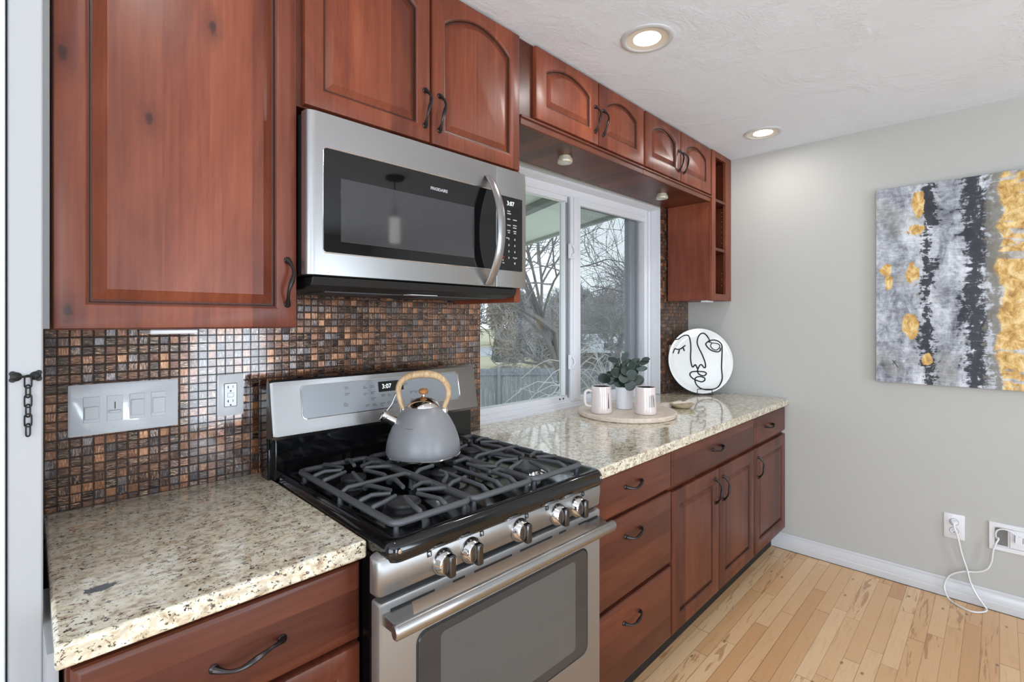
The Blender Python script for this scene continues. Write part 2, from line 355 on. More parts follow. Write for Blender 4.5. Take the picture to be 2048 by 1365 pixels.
# ---- mesh builder
class MB:
    def __init__(s): s.bm = bmesh.new()
    def v(s, p): return s.bm.verts.new(p)
    def f(s, vs):
        try: return s.bm.faces.new(vs)
        except ValueError: return None
    def box(s, x0, x1, y0, y1, z0, z1):
        vs = [s.v((x, y, z)) for z in (z0, z1) for x, y in ((x0, y0), (x1, y0), (x1, y1), (x0, y1))]
        for q in ((3, 2, 1, 0), (4, 5, 6, 7), (0, 1, 5, 4), (1, 2, 6, 5), (2, 3, 7, 6), (3, 0, 4, 7)): s.f([vs[i] for i in q])
        return s
    def loops(s, ls, closed=True, cap0=True, cap1=True):
        R = [[s.v(p) for p in l] for l in ls]; n = len(R[0])
        for a, b in zip(R, R[1:]):
            for i in range(n if closed else n-1):
                j = (i+1) % n; s.f([a[i], a[j], b[j], b[i]])
        if cap0: s.f(R[0][::-1])
        if cap1: s.f(R[-1])
        return s
    def prism(s, pts, axis, a0, a1):
        def P(p, a):
            return {'z': (p[0], p[1], a), 'y': (p[0], a, p[1]), 'x': (a, p[0], p[1])}[axis]
        return s.loops([[P(p, a0) for p in pts], [P(p, a1) for p in pts]])
    def lathe(s, prof, c=(0, 0, 0), n=32, axis='z', cap0=True, cap1=True, mat=None):
        c = Vector(c); ls = []
        for r, h in prof:
            r = max(r, 1e-5); l = []
            for i in range(n):
                a = 2*PI*i/n; ca, sa = math.cos(a)*r, math.sin(a)*r
                p = {'z': (ca, sa, h), 'y': (ca, h, -sa), 'x': (h, ca, sa)}[axis]
                p = Vector(p)
                if mat is not None: p = mat @ p
                l.append(c+p)
            ls.append(l)
        return s.loops(ls, True, cap0, cap1)
    def tube(s, pts, r, n=8, closed=False, flat=1.0, up=(0, 0, 1)):
        pts = [Vector(p) for p in pts]; k = len(pts)
        rs = r if isinstance(r, (list, tuple)) else [r]*k
        up = Vector(up); ls = []; prev = None
        for i, p in enumerate(pts):
            if closed: t = pts[(i+1) % k]-pts[i-1]
            else: t = pts[min(i+1, k-1)]-pts[max(i-1, 0)]
            if t.length < 1e-9: t = Vector((1, 0, 0))
            t.normalize()
            if prev is None:
                a = t.cross(up)
                if a.length < 1e-3: a = t.cross(Vector((1, 0.3, 0)))
            else:
                a = prev - t*prev.dot(t)
                if a.length < 1e-5: a = t.cross(up)
            a.normalize(); prev = a; b = a.cross(t)
            ls.append([p + a*math.cos(2*PI*j/n)*rs[i] + b*math.sin(2*PI*j/n)*rs[i]*flat for j in range(n)])
        if closed: ls.append(ls[0]); 
        return s.loops(ls, True, not closed, not closed)
    def build(s, name, mat, parent=None, F=None, org=None, bevel=0.0, smooth=35, seg=2, subsurf=0):
        o3 = Vector(org) if org is not None else (Vector(ORG.get(parent.name, (0, 0, 0))) if parent else Vector((0, 0, 0)))
        bmesh.ops.remove_doubles(s.bm, verts=s.bm.verts, dist=1e-6)
        bmesh.ops.recalc_face_normals(s.bm, faces=s.bm.faces)
        bmesh.ops.translate(s.bm, verts=s.bm.verts, vec=-o3)
        me = bpy.data.meshes.new(name); s.bm.to_mesh(me); s.bm.free()
        if smooth:
            me.polygons.foreach_set('use_smooth', [True]*len(me.polygons)); me.set_sharp_from_angle(angle=math.radians(smooth))
        me.materials.append(M[mat] if isinstance(mat, str) else mat)
        if name == 'door': me.materials.append(M['groove_shade'])
        o = bpy.data.objects.new(name, me); C.objects.link(o)
        if parent: o.parent = parent; ORG[o.name] = tuple(o3)
        else:
            o.matrix_world = (F or Matrix()) @ Matrix.Translation(o3); ORG[o.name] = tuple(o3)
        if bevel:
            b = o.modifiers.new('bevel', 'BEVEL'); b.width = bevel; b.segments = seg; b.limit_method = 'ANGLE'; b.angle_limit = math.radians(40)
        if subsurf:
            b = o.modifiers.new('sub', 'SUBSURF'); b.levels = subsurf; b.render_levels = subsurf
        return o
ORG = {}
def box(name, mat, b, parent=None, bevel=0.002, F=None, org=None):
    return MB().box(*b).build(name, mat, parent, F, org, bevel, smooth=0 if not bevel else 35)
def tag(o, label, cat, group=None):
    o['label'] = label; o['category'] = cat
    if group: o['group'] = group
    return o
def struct(o, label=None):
    o['kind'] = 'structure'
    if label: o['label'] = label
    return o
def thing(name, label, cat, loc=(0, 0, 0), F=None, group=None):
    o = bpy.data.objects.new(name, None); C.objects.link(o); o.empty_display_size = 0.05
    o.matrix_world = (F or Matrix()) @ Matrix.Translation(loc); ORG[o.name] = tuple(loc)
    return tag(o, label, cat, group)
def text(name, body, size, mat, parent, loc, rot, extrude=0.0003, sx=1.0, align='CENTER', bold=0.0):
    """lettering as real mesh; loc/rot in the parent's frame coordinates"""
    cu = bpy.data.curves.new('lettering', 'FONT'); cu.body = body; cu.size = size; cu.extrude = extrude; cu.align_x = align; cu.align_y = 'CENTER'; cu.offset = bold
    cu.resolution_u = 3
    t = bpy.data.objects.new('lettering_source', cu); C.objects.link(t)
    dg = bpy.context.evaluated_depsgraph_get(); dg.update()
    me = bpy.data.meshes.new_from_object(t.evaluated_get(dg)); bpy.data.objects.remove(t); bpy.data.curves.remove(cu)
    R = Matrix.Translation(Vector(loc)-Vector(ORG[parent.name])) @ rot.to_4x4() @ Matrix.Diagonal((sx, 1, 1, 1))
    me.transform(R); me.materials.clear(); me.materials.append(M[mat])
    o = bpy.data.objects.new(name, me); C.objects.link(o); o.parent = parent; ORG[o.name] = ORG[parent.name]
    return o
FACE_MY = Matrix.Rotation(PI/2, 3, 'X')                       # lettering facing -y
FW = Matrix.Translation((0, 1.675, 0)) @ Matrix.Rotation(-math.atan(0.036), 4, 'Z')   # frame of the window wall: x along, y outwards
FR = Matrix.Translation((0.532, 0.905, 0)) @ Matrix.Rotation(math.radians(-1.5), 4, 'Z')  # frame of the range

def arc(cx, cy, r, a0, a1, n): return [(cx+r*math.cos(a0+(a1-a0)*i/n), cy+r*math.sin(a0+(a1-a0)*i/n)) for i in range(n+1)]
def rrect(x0, x1, y0, y1, r, n=4):
    return arc(x1-r, y1-r, r, 0, PI/2, n)+arc(x0+r, y1-r, r, PI/2, PI, n)+arc(x0+r, y0+r, r, PI, 1.5*PI, n)+arc(x1-r, y0+r, r, 1.5*PI, 2*PI, n)

# ------------------------------------------------------------------ room shell
XE = 3.332; ZC = 2.44
struct(box('floor', 'floor', (-2.6, XE, -3.4, 1.75, -0.08, 0.0), bevel=0))
struct(box('ceiling', 'ceiling', (-2.6, XE+0.1, -3.4, 1.78, ZC, ZC+0.1), bevel=0))
struct(box('wall_right', 'wall', (XE, XE+0.12, -3.4, 1.75, -0.05, ZC+0.05), bevel=0))
# window wall with its opening (wall frame: room face at y=0)
wx0, wx1, wz0, wz1 = 1.452, 2.969, 0.905, 2.118
mb = MB(); T = 0.18
for b in ((-0.02, wx0, 0, T, -0.05, ZC+0.05), (wx1, 3.34, 0, T, -0.05, ZC+0.05), (wx0, wx1, 0, T, -0.05, wz0), (wx0, wx1, 0, T, wz1, ZC+0.05)): mb.box(*b)
struct(mb.build('wall_back', 'wall', None, FW, (0, 0, 0), smooth=0))
# rear wall with two tall windows that light the room
mb = MB()
for b in ((-2.6, -1.35, -3.52, -3.4, -0.05, 2.5), (-0.45, 1.1, -3.52, -3.4, -0.05, 2.5), (2.0, XE+0.1, -3.52, -3.4, -0.05, 2.5),
          (-1.35, -0.45, -3.52, -3.4, 2.3, 2.5), (1.1, 2.0, -3.52, -3.4, 2.3, 2.5), (-1.35, -0.45, -3.52, -3.4, -0.05, 0.2), (1.1, 2.0, -3.52, -3.4, -0.05, 0.2)): mb.box(*b)
struct(mb.build('wall_front', 'wall', None, smooth=0))
mb = MB()
for b in ((-2.7, -2.6, -3.5, -2.6, -0.05, 2.5), (-2.7, -2.6, 0.2, 1.8, -0.05, 2.5), (-2.7, -2.6, -2.6, 0.2, 2.3, 2.5), (-2.7, -2.6, -2.6, 0.2, -0.05, 0.35)): mb.box(*b)
struct(mb.build('wall_left', 'wall', None, smooth=0))
# end of the partition beside the counter, its casing and the door beyond it
struct(MB().box(-2.6, 0.0465, 1.172, 1.76, 0, ZC).box(0.0465, 0.060, 1.04, 1.30, 0, 0.876).build('wall_side', 'gray_filler', None, smooth=0))
struct(box('trim_1', plain('satin_white_casing_paint', rgb(168, 169, 171), 0.45, bump=0.08, bscale=30), (0.0045, 0.047, 1.150, 1.172, 0, ZC), bevel=0.003), 'white glossy painted door casing with a small door chain on it')
struct(box('trim_2', 'gray_filler', (0.0465, 0.0605, 1.262, 1.275, 1.372, ZC), bevel=0.001))
struct(box('door_1', plain('pale_blue_door_paint', rgb(206, 214, 220), 0.3), (-0.80, 0.0022, 1.146, 1.170, 0.01, 2.2), bevel=0.002))
# baseboard with a stepped moulding on the end wall
pr = [(0, 0), (0, 0.092), (-0.004, 0.094), (-0.008, 0.088), (-0.008, 0.078), (-0.012, 0.070), (-0.013, 0.060), (-0.016, 0.052), (-0.016, 0.040), (-0.019, 0.036), (-0.019, 0.003), (-0.018, 0)]
mb = MB(); mb.loops([[(XE+p[0], y, p[1]) for p in pr] for y in (1.02, -3.4)])
struct(mb.build('baseboard_right', 'trimpaint', None, smooth=25))
struct(box('trim_3', 'slot', (3.3115, 3.3135, -3.4, 1.0, 0, 0.0025), bevel=0))

# backsplash tile, two panels glued on the wall
o = struct(MB().box(0.045, 1.452, -0.008, -0.0004, 0.914, 1.62).build('backsplash', 'tile', None, FW, (0, 0, 0), smooth=0), 'brown and copper glass mosaic backsplash behind the range')
o = struct(MB().box(2.972, 3.333, -0.008, -0.0004, 0.914, 2.13).build('backsplash', 'tile', None, FW, (0, 0, 0), smooth=0), 'narrow strip of brown glass mosaic right of the window')

# ------------------------------------------------------------------ window_1
W = thing('window_1', 'white vinyl sliding window over the counter', 'window', (2.2, 0.075, 0.92), FW)
del W['category']; struct(W)
def ring(x0, x1, z0, z1, w, y0, y1):
    mb = MB()
    mb.box(x0, x1, y0, y1, z0, z0+w); mb.box(x0, x1, y0, y1, z1-w, z1); mb.box(x0, x0+w, y0, y1, z0+w, z1-w); mb.box(x1-w, x1, y0, y1, z0+w, z1-w); return mb
mb = MB(); yf = 0.07
mb.box(wx0, 2.97, yf, 0.17, 0.905, 0.952); mb.box(wx0, 2.97, yf, 0.17, 2.062, 2.117); mb.box(wx0, 1.50, yf, 0.17, .95, 2.07); mb.box(2.905, 2.97, yf, 0.17, .95, 2.07)
mb.box(wx0, 2.97, yf-0.014, yf, 0.905, 0.928); mb.box(2.935, 2.955, yf-0.012, yf, .93, 2.1)
mb.build('window_frame', 'vinyl', W, bevel=0.004)
mb = MB(); mb.box(2.155, 2.240, 0.066, 0.150, 0.948, 2.068); mb.box(2.176, 2.212, 0.060, 0.067, 0.96, 2.06)
mb.build('window_mullion', 'vinyl', W, bevel=0.004)
# left sash (slides)
ring(1.49, 2.156, 0.950, 2.066, 0.030, 0.082, 0.115).build('window_sash', 'vinyl', W, bevel=0.003)
mb = MB(); mb.box(2.128, 2.152, 0.078, 0.12, 0.985, 2.03); mb.box(2.142, 2.1475, 0.074, 0.079, 0.97, 2.06); mb.build('sash_track', 'vinyl_gray', W, bevel=0.002)
MB().box(1.515, 2.132, 0.098, 0.102, 0.975, 2.04).build('window_pane', 'glass', W, smooth=0)
# right fixed light, deeper, with its gray jamb channels and the insect screen
mb = MB(); mb.box(2.812, 2.908, 0.118, 0.165, 0.95, 2.064); mb.box(2.862, 2.876, 0.098, 0.12, 0.95, 2.06); mb.box(2.24, 2.82, 0.12, 0.16, 2.045, 2.064); mb.box(2.24, 2.82, 0.12, 0.16, 0.95, 0.958)
mb.build('jamb_channel', 'vinyl_gray', W, bevel=0.003)
mb = MB(); mb.box(2.238, 2.905, 0.075, 0.10, 2.03, 2.066); mb.box(2.238, 2.905, 0.08, 0.12, 0.948, 0.966); mb.build('window_stop', 'vinyl', W, bevel=0.003)
MB().box(2.235, 2.82, 0.134, 0.138, 0.952, 2.06).build('window_pane', 'glass', W, smooth=0)
MB().box(2.235, 2.82, 0.158, 0.1585, 0.952, 2.06).build('insect_screen', 'screen', W, smooth=0)
for zc in (1.165, 1.765):
    mb = MB(); mb.box(2.136, 2.176, 0.056, 0.070, zc-0.04, zc+0.04); mb.tube([(2.146, 0.05, zc-0.028), (2.163, 0.044, zc-0.01), (2.160, 0.044, zc+0.012), (2.15, 0.05, zc+0.028)], 0.005, 8)
    mb.build('sash_latch', 'vinyl', W, bevel=0.003)
for x in (2.08, 2.11): mb = MB(); mb.lathe([(0.004, 0.078), (0.004, 0.083)], (x, 0, 0.968), 10, 'y'); mb.build('sash_screw', 'slot', W)

mb = MB(); mb.box(2.9585, 2.9688, -0.004, 0.07, 0.915, 2.112); mb.box(1.4525, 2.9688, -0.0, 0.07, 2.104, 2.1175); mb.build('window_reveal', 'vinyl', W, bevel=0.001)
# rear windows (behind the camera)
for i, (a, b) in enumerate(((-1.35, -0.45), (1.1, 2.0))):
    w = thing('window_%d' % (i+2), 'tall white window in the wall behind the viewpoint', 'window', ((a+b)/2, -3.4, 0.2)); del w['category']; struct(w)
    r_ = MB(); r_.box(a, b, -3.46, -3.38, 0.2, 0.26); r_.box(a, b, -3.46, -3.38, 2.24, 2.3); r_.box(a, a+.06, -3.46, -3.38, .26, 2.24); r_.box(b-.06, b, -3.46, -3.38, .26, 2.24); r_.box(a, b, -3.45, -3.41, 1.25, 1.29)
    r_.build('window_frame', 'vinyl', w)

# ------------------------------------------------------------------ cabinetry
M['groove_shade'] = cherry('cherry_groove_shade', 'z', 0.54)  # crevice shade painted into the door grooves as darker wood
def door_mesh(x0, x1, z0, z1, yf, arch=0.0, stile=0.056, top=None, bev=0.028, wtop=None):
    """raised-panel door, front face at y=yf looking -y, 20 mm thick"""
    top = top or stile; N_ = 14
    ex0, ex1, ez0, ez1 = x0+stile, x1-stile, z0+stile, z1-top
    def outer(d, y):
        l = [(x0+d, y, z0+d), (x1-d, y, z0+d)]
        for i in range(N_+1):
            t = i/N_; l.append((x1-d-(x1-x0-2*d)*t, y, z1-d))
        return l
    def inner(d, y):
        a, b, c, e = ex0+d, ex1-d, ez0+d, ez1-d
        l = [(a, y, c), (b, y, c)]
        for i in range(N_+1):
            t = i/N_; s = math.sin(PI*t); s = s if arch else 0
            l.append((b-(b-a)*t, y, e-arch+arch*s**0.85 if arch else e))
        return l
    mb = MB()
    mb.loops([outer(0, yf+0.020), outer(0, yf+0.006), outer(0.002, yf+0.002), outer(0.008, yf), inner(0, yf), inner(0.002, yf+0.001), inner(0.004, yf+0.0035), inner(0.007, yf+0.0045), inner(0.009, yf+0.011),
              inner(0.013, yf+0.012), inner(bev, yf+0.0035), inner(bev+0.002, yf+0.002)])
    K = N_+3; mb.bm.faces.ensure_lookup_table()
    for i in range(6*K, 9*K): mb.bm.faces[i].material_index = 1
    return mb
def pull_mesh(c, L=0.105, axis='z', out=0.027, yf=0.0):
    """bow pull with flared feet"""
    mb = MB(); P = []; R = []
    n = 16
    for i in range(n+1):
        t = -1+2*i/n
        off = out*(1-abs(t)**2.6)*0.9 + 0.004
        lat = 0.006*math.sin(PI*t)
        a = t*L/2
        P.append((c[0]+(lat if axis == 'z' else a), yf-off, c[2]+(a if axis == 'z' else lat)))
        R.append(0.0036+0.0022*math.exp(-(t/0.28)**2)+0.0035*max(0, abs(t)-0.72)/0.28)
    mb.tube(P, R, 10)
    for s in (-1, 1):
        a = s*L/2
        cc = (c[0]+(0 if axis == 'z' else a), yf, c[2]+(a if axis == 'z' else 0))
        mb.lathe([(0.0085, 0.0), (0.0085, -0.002), (0.006, -0.005), (0.002, -0.007)], cc, 14, 'y')
    return mb
def cab_door(cab, x0, x1, z0, z1, yf, hx=None, hz=None, mat='wood_v', arch=0.0, **k):
    d = door_mesh(x0, x1, z0, z1, yf, arch, **k).build('door', mat, cab, smooth=30)
    if hx is not None: pull_mesh((hx, 0, hz), 0.108, 'z', yf=yf).build('handle', 'bronze', d)
    return d
def drawer(cab, x0, x1, z0, z1, yf, hx=None, hz=None, mat='wood_h', hl=0.105):
    mb = MB()
    def o(d, y): return [(x0+d, y, z0+d), (x1-d, y, z0+d), (x1-d, y, z1-d), (x0+d, y, z1-d)]
    mb.loops([o(0, yf+0.02), o(0, yf+0.007), o(0.003, yf+0.003), o(0.010, yf), o(0.012, yf-0.0003)])
    d = mb.build('drawer', mat, cab, smooth=20)
    if hx is not None: pull_mesh((hx, 0, hz), hl, 'x', yf=yf).build('handle', 'bronze', d)
    return d

# left wall cabinet
cb = thing('wall_cabinet', 'knotty cherry wall cabinet with one large door, left of the microwave', 'cabinet', (0.29, 1.27, 1.371))
box('cabinet_body', 'wood_dark', (0.062, 0.513, 1.275, 1.640, 1.369, ZC-0.002), cb, 0.001)
cab_door(cb, 0.064, 0.5135, 1.371, 2.432, 1.253, 0.489, 1.482, 'wood_knot', stile=0.045, top=0.060, bev=0.032)
# cabinet above the microwave: face frame, two arched doors and side panels running down
cb = thing('wall_cabinet', 'cherry cabinet with two arched doors above the microwave', 'cabinet', (0.93, 1.27, 1.93))
mb = MB(); mb.box(0.517, 1.332, 1.273, 1.600, 1.932, ZC-0.002); mb.build('cabinet_body', 'wood_dark', cb, bevel=0.001)
mb = MB(); mb.box(1.302, 1.332, 1.262, 1.600, 1.455, 1.935); mb.build('side_panel', 'wood_v', cb, bevel=0.002)
cab_door(cb, 0.532, 0.921, 1.936, 2.432, 1.253, 0.900, 2.037, 'wood_v', 0.055, stile=0.046, top=0.040)
cab_door(cb, 0.928, 1.322, 1.936, 2.432, 1.253, 0.955, 2.037, 'wood_v', 0.055, stile=0.046, top=0.040)
# bridge cabinets over the window
for (x0, x1, d1, d2, lab) in ((1.334, 2.218, (1.412, 1.822), (1.828, 2.212), 'cherry bridge cabinet over the window, next to the tall microwave cabinet'),
                              (2.219, 3.028, (2.230, 2.609), (2.616, 3.012), 'cherry bridge cabinet over the window, next to the open shelves')):
    cb = thing('bridge_cabinet', lab, 'cabinet', ((x0+x1)/2, 1.27, 2.115), group='bridge cabinets over the window')
    box('cabinet_body', 'wood_dark', (x0, x1, 1.274, 1.555, 2.120, ZC-0.002), cb, 0.001)
    mb = MB(); mb.box(x0, x1, 1.262, 1.276, 2.114, 2.152); mb.box(x0, x1, 1.256, 1.264, 2.140, 2.150); mb.build('light_rail', 'wood_h', cb, bevel=0.003)
    mid = (d1[1]+d2[0])/2
    cab_door(cb, d1[0], d1[1], 2.156, 2.433, 1.253, mid-0.030, 2.262, 'wood_v', 0.040, stile=0.058, top=0.036)
    cab_door(cb, d2[0], d2[1], 2.156, 2.433, 1.253, mid+0.030, 2.262, 'wood_v', 0.040, stile=0.058, top=0.036)
# open shelf end cabinet
cb = thing('shelf_cabinet', 'tall narrow cherry cabinet with open shelves at the end wall', 'cabinet', (3.18, 1.27, 1.516))
x0, x1, y0, y1, z0, z1 = 3.0295, 3.330, 1.255, 1.545, 1.516, ZC-0.002
mb = MB(); mb.box(x0, x0+.016, y0+.018, y1, z0, z1); mb.box(x1-.016, x1, y0+.018, y1, z0, z1); mb.box(x0+.016, x1-.016, y0+.018, y1, z0, z0+.018); mb.box(x0+.016, x1-.016, y0+.018, y1, z1-.018, z1)
mb.box(x0+.016, x1-.016, y1-.008, y1, z0+.018, z1-.018); mb.build('cabinet_body', 'wood_v', cb)
mb = MB(); mb.box(x0, 3.083, y0, y0+.018, z0, z1); mb.box(3.243, x1, y0, y0+.018, z0, z1); mb.box(3.083, 3.243, y0, y0+.018, z0, z0+.040); mb.box(3.083, 3.243, y0, y0+.018, z1-.036, z1)
mb.build('face_frame', 'wood_v', cb, bevel=0.0015)
for zz in (2.147, 1.843):
    box('shelf', 'wood_h', (x0+.017, x1-.017, y0+.004, y1-.009, zz-.018, zz), cb, 0.001)
mb = MB()
for zz in (1.62, 1.66, 1.70, 1.90, 1.935, 1.97, 2.005, 2.04, 2.075, 2.10):
    mb.lathe([(0.0028, x1-.0163), (0.0028, x1-.0175)], (0, y0+.055, zz), 8, 'x')
mb.build('shelf_pin_hole', 'cream_metal', cb)['kind'] = 'stuff'

# base cabinets right of the range
YB = 0.930
def base_body(cb, x0, x1, yb=1.50, yf=YB+.022, mat='wood_dark'):
    box('cabinet_body', mat, (x0, x1, yf, yb, 0.108, 0.874), cb, 0.001)
    box('toe_kick', 'black_matte', (x0, x1, yf+.055, yf+.07, 0.0, 0.108), cb, 0)
cb = thing('drawer_cabinet', 'cherry base cabinet with three stacked drawers, right beside the range', 'cabinet', (1.60, 1.2, 0), None, 'base cabinets right of the range'); base_body(cb, 1.322, 1.859)
drawer(cb, 1.326, 1.856, 0.724, 0.868, YB, 1.566, 0.809); drawer(cb, 1.326, 1.856, 0.428, 0.710, YB, 1.566, 0.636); drawer(cb, 1.326, 1.856, 0.132, 0.412, YB, 1.556, 0.339)
cb = thing('base_cabinet', 'wide cherry base cabinet with one drawer over two panel doors', 'cabinet', (2.33, 1.2, 0), None, 'base cabinets right of the range'); base_body(cb, 1.860, 2.796)
drawer(cb, 1.866, 2.788, 0.724, 0.868, YB, 2.300, 0.803)
cab_door(cb, 1.866, 2.326, 0.132, 0.704, YB, 2.283, 0.607, 'wood_base', stile=0.060, bev=0.026)
cab_door(cb, 2.334, 2.788, 0.132, 0.704, YB, 2.372, 0.600, 'wood_base', stile=0.060, bev=0.026)
cb = thing('base_cabinet', 'narrow cherry base cabinet with a drawer over one door, against the end wall', 'cabinet', (3.06, 1.2, 0), None, 'base cabinets right of the range'); base_body(cb, 2.797, 3.330)
drawer(cb, 2.804, 3.322, 0.724, 0.868, YB, 3.014, 0.799)
cab_door(cb, 2.804, 3.322, 0.132, 0.704, YB, 2.850, 0.597, 'wood_base', stile=0.060, bev=0.026)
# left base cabinet under the short counter
cb = thing('base_cabinet', 'cherry base cabinet left of the range, drawer front with dark bow pull', 'cabinet', (0.31, 1.3, 0))
box('cabinet_body', 'wood_dark', (0.066, 0.550, 1.017, 1.60, 0.108, 0.874), cb, 0.001); box('toe_kick', 'black_matte', (0.066, 0.55, 1.08, 1.10, 0, 0.108), cb, 0)
drawer(cb, 0.071, 0.545, 0.696, 0.860, 0.995, 0.320, 0.770, hl=0.118)
cab_door(cb, 0.071, 0.545, 0.132, 0.684, 0.995, None, None, 'wood_base', stile=0.05)

# ------------------------------------------------------------------ countertops
def slab(pts, z0, z1, name, label, org, rough_front=0):
    mb = MB(); mb.prism(pts, 'z', z0, z1)
    o = mb.build(name, 'granite', None, None, org, bevel=0.006, seg=3); return tag(o, label, 'countertop', 'granite countertops')
slab([(0.0515, 0.977), (0.549, 0.974), (0.566, 1.652), (0.069, 1.660)], 0.876, 0.914, 'countertop', 'speckled beige granite counter left of the range', (0.3, 1.3, 0.876))
pts = [(1.316, 0.912), (3.331, 0.912), (3.331, 1.545), (2.972, 1.558), (2.970, 1.630), (1.453, 1.688), (1.4525, 1.610), (1.352, 1.613), (1.345, 1.55)]
slab(pts, 0.876, 0.914, 'countertop', 'long polished granite counter under the window, right of the range', (2.3, 1.25, 0.876))

# ------------------------------------------------------------------ gas range (range frame: front plane y=0)
RG = thing('gas_range', 'stainless gas range with black cooktop and five chrome knobs', 'stove', (0.382, 0.35, 0.0), FR)
mb = MB(); mb.box(0.021, 0.757, 0.030, 0.700, 0.05, 0.895); mb.box(0.02, 0.74, 0.06, 0.68, 0.0, 0.05); mb.build('range_body', 'enamel', RG, bevel=0.004)
# control panel
pp = [(0.030, 0.902), (0.004, 0.899), (-0.003, 0.893), (-0.006, 0.86), (-0.002, 0.823), (0.006, 0.816), (0.030, 0.816)]
mb = MB()
def pan(x, k=0.0):
    return [(x, y+(k if y < 0.02 else 0), z-(k*0.5 if z > 0.86 else -k*0.5)) for y, z in pp]
mb.loops([pan(0.0, 0.012), pan(0.004, 0.005), pan(0.012, 0.0), pan(0.753, 0.0), pan(0.761, 0.005), pan(0.765, 0.012)])
mb.build('control_panel', 'steel_range', RG, smooth=40)
# cooktop: rim with recessed pan
cx0, cx1, cy0, cy1 = 0.017, 0.769, -0.018, 0.640
mb = MB(); L = []
def rr_(d, z, r=0.03): return [(x, y, z) for x, y in rrect(cx0+d, cx1-d, cy0+d, cy1-d, max(r-d*0.5, 0.006))]
mb.loops([rr_(0.012, 0.880), rr_(0.004, 0.886), rr_(0.0, 0.898), rr_(0.0, 0.912), rr_(0.006, 0.925), rr_(0.016, 0.930), rr_(0.030, 0.927), rr_(0.040, 0.922), rr_(0.052, 0.914), rr_(0.060, 0.9125), rr_(0.2, 0.9125)])
mb.build('cooktop', 'enamel', RG, smooth=45)
for x in (0.042, 0.741):
    mb = MB(); mb.lathe([(0.005, -0.0175), (0.005, -0.0195), (0.003, -0.0210)], (x, 0, 0.910), 12, 'y'); mb.build('trim_screw', 'chrome', RG)

# grates
GZ = 0.957
def bar(mb, pts, r=0.0062): mb.tube(pts, r, 8)
def finger(mb, p0, p1, bend=None, r=0.0060):
    """cast finger rising from the frame at p0 to a flat tip at p1"""
    a = Vector((p0[0], p0[1], GZ-0.012)); b = Vector((p1[0], p1[1], GZ+0.003)); d = b-a
    pts = [a, a+Vector((d.x*0.10, d.y*0.10, 0.010))]
    if bend is not None: pts.append(Vector((bend[0], bend[1], GZ+0.003)))
    else: pts.append(a+Vector((d.x*0.28, d.y*0.28, 0.0145)))
    pts.append(b); pts.append(b+Vector((0, 0, -0.001)))
    mb.tube(pts[:-1], [r*1.25, r*1.1, r, r*0.92], 8)
def grate(x0, x1, y0, y1, kind):
    mb = MB()
    fr = [(x, y, GZ-0.010) for x, y in rrect(x0, x1, y0, y1, 0.018, 4)]
    mb.tube(fr, 0.0085, 8, closed=True)
    ym = (y0+y1)/2; xm = (x0+x1)/2
    for x, y in ((x0+.01, y0+.01), (x1-.01, y0+.01), (x0+.01, y1-.01), (x1-.01, y1-.01), (x0, ym), (x1, ym)):
        mb.lathe([(0.008, 0.915), (0.006, 0.935), (0.007, GZ-0.012)], (x, y, 0), 8)
    if kind == 'side':
        bar(mb, [(x0, ym, GZ-.010), (x0+.02, ym, GZ+.002), (x1-.02, ym, GZ+.002), (x1, ym, GZ-.010)])
        for yb in (y0+(y1-y0)*0.25, y0+(y1-y0)*0.76):
            sx = (x1-x0)*0.5; sy = (y1-y0)*0.25
            for ang, q in ((0, .36), (PI, .36)):
                pass
            c = (xm, yb)
            for (ax, ay) in ((x0, yb-0.028), (x0, yb+0.035), (x1, yb-0.035), (x1, yb+0.028)):
                sgn = 1 if ax > xm else -1
                finger(mb, (ax, ay), (xm+sgn*0.030, yb+(ay-yb)*0.35), (ax-sgn*0.035, ay))
            lo, hi = (y0, ym) if yb < ym else (ym, y1)
            for ax in (xm-0.036, xm+0.036):
                finger(mb, (ax, lo), (xm+(ax-xm)*0.5, yb-0.032), (ax, lo+0.030))
                finger(mb, (ax, hi), (xm+(ax-xm)*0.5, yb+0.032), (ax, hi-0.030))
    else:
        for yy in (y0+.11, ym, y1-.11):
            bar(mb, [(x0, yy, GZ-.010), (x0+.02, yy, GZ+.002), (x0+.07, yy+.008, GZ+.002)])
            bar(mb, [(x1, yy, GZ-.010), (x1-.02, yy, GZ+.002), (x1-.07, yy-.008, GZ+.002)])
        for ax in (xm-.05, xm, xm+.05):
            finger(mb, (ax, y0), (ax, ym-.05), (ax, y0+.03)); finger(mb, (ax, y1), (ax, ym+.05), (ax, y1-.03))
        for ax, dd in ((xm-.05, -1), (xm+.05, 1)):
            bar(mb, [(ax, ym-.075, GZ+.003), (ax+dd*.02, ym-.11, GZ+.003), (ax+dd*.045, ym-.13, GZ+.001)])
    return mb.build('grate', 'iron', RG, smooth=50)
grate(0.058, 0.268, 0.030, 0.556, 'side'); grate(0.278, 0.486, 0.030, 0.556, 'mid'); grate(0.496, 0.706, 0.030, 0.556, 'side')
for (bx, by, br) in ((0.163, 0.160, 0.042), (0.163, 0.430, 0.036), (0.601, 0.160, 0.048), (0.601, 0.430, 0.034), (0.382, 0.293, 0.040)):
    b = MB(); b.lathe([(br*1.35, 0.911), (br*1.25, 0.917), (br*0.95, 0.920), (br*0.9, 0.930)], (bx, by, 0), 28)
    b.build('burner_base', 'chrome' if br > .045 else 'black_matte', RG)
    b = MB(); b.lathe([(br*0.96, 0.930), (br, 0.932), (br, 0.936), (br*0.93, 0.9395), (br*0.2, 0.9405)], (bx, by, 0), 32); b.build('burner_cap', 'cap', RG)

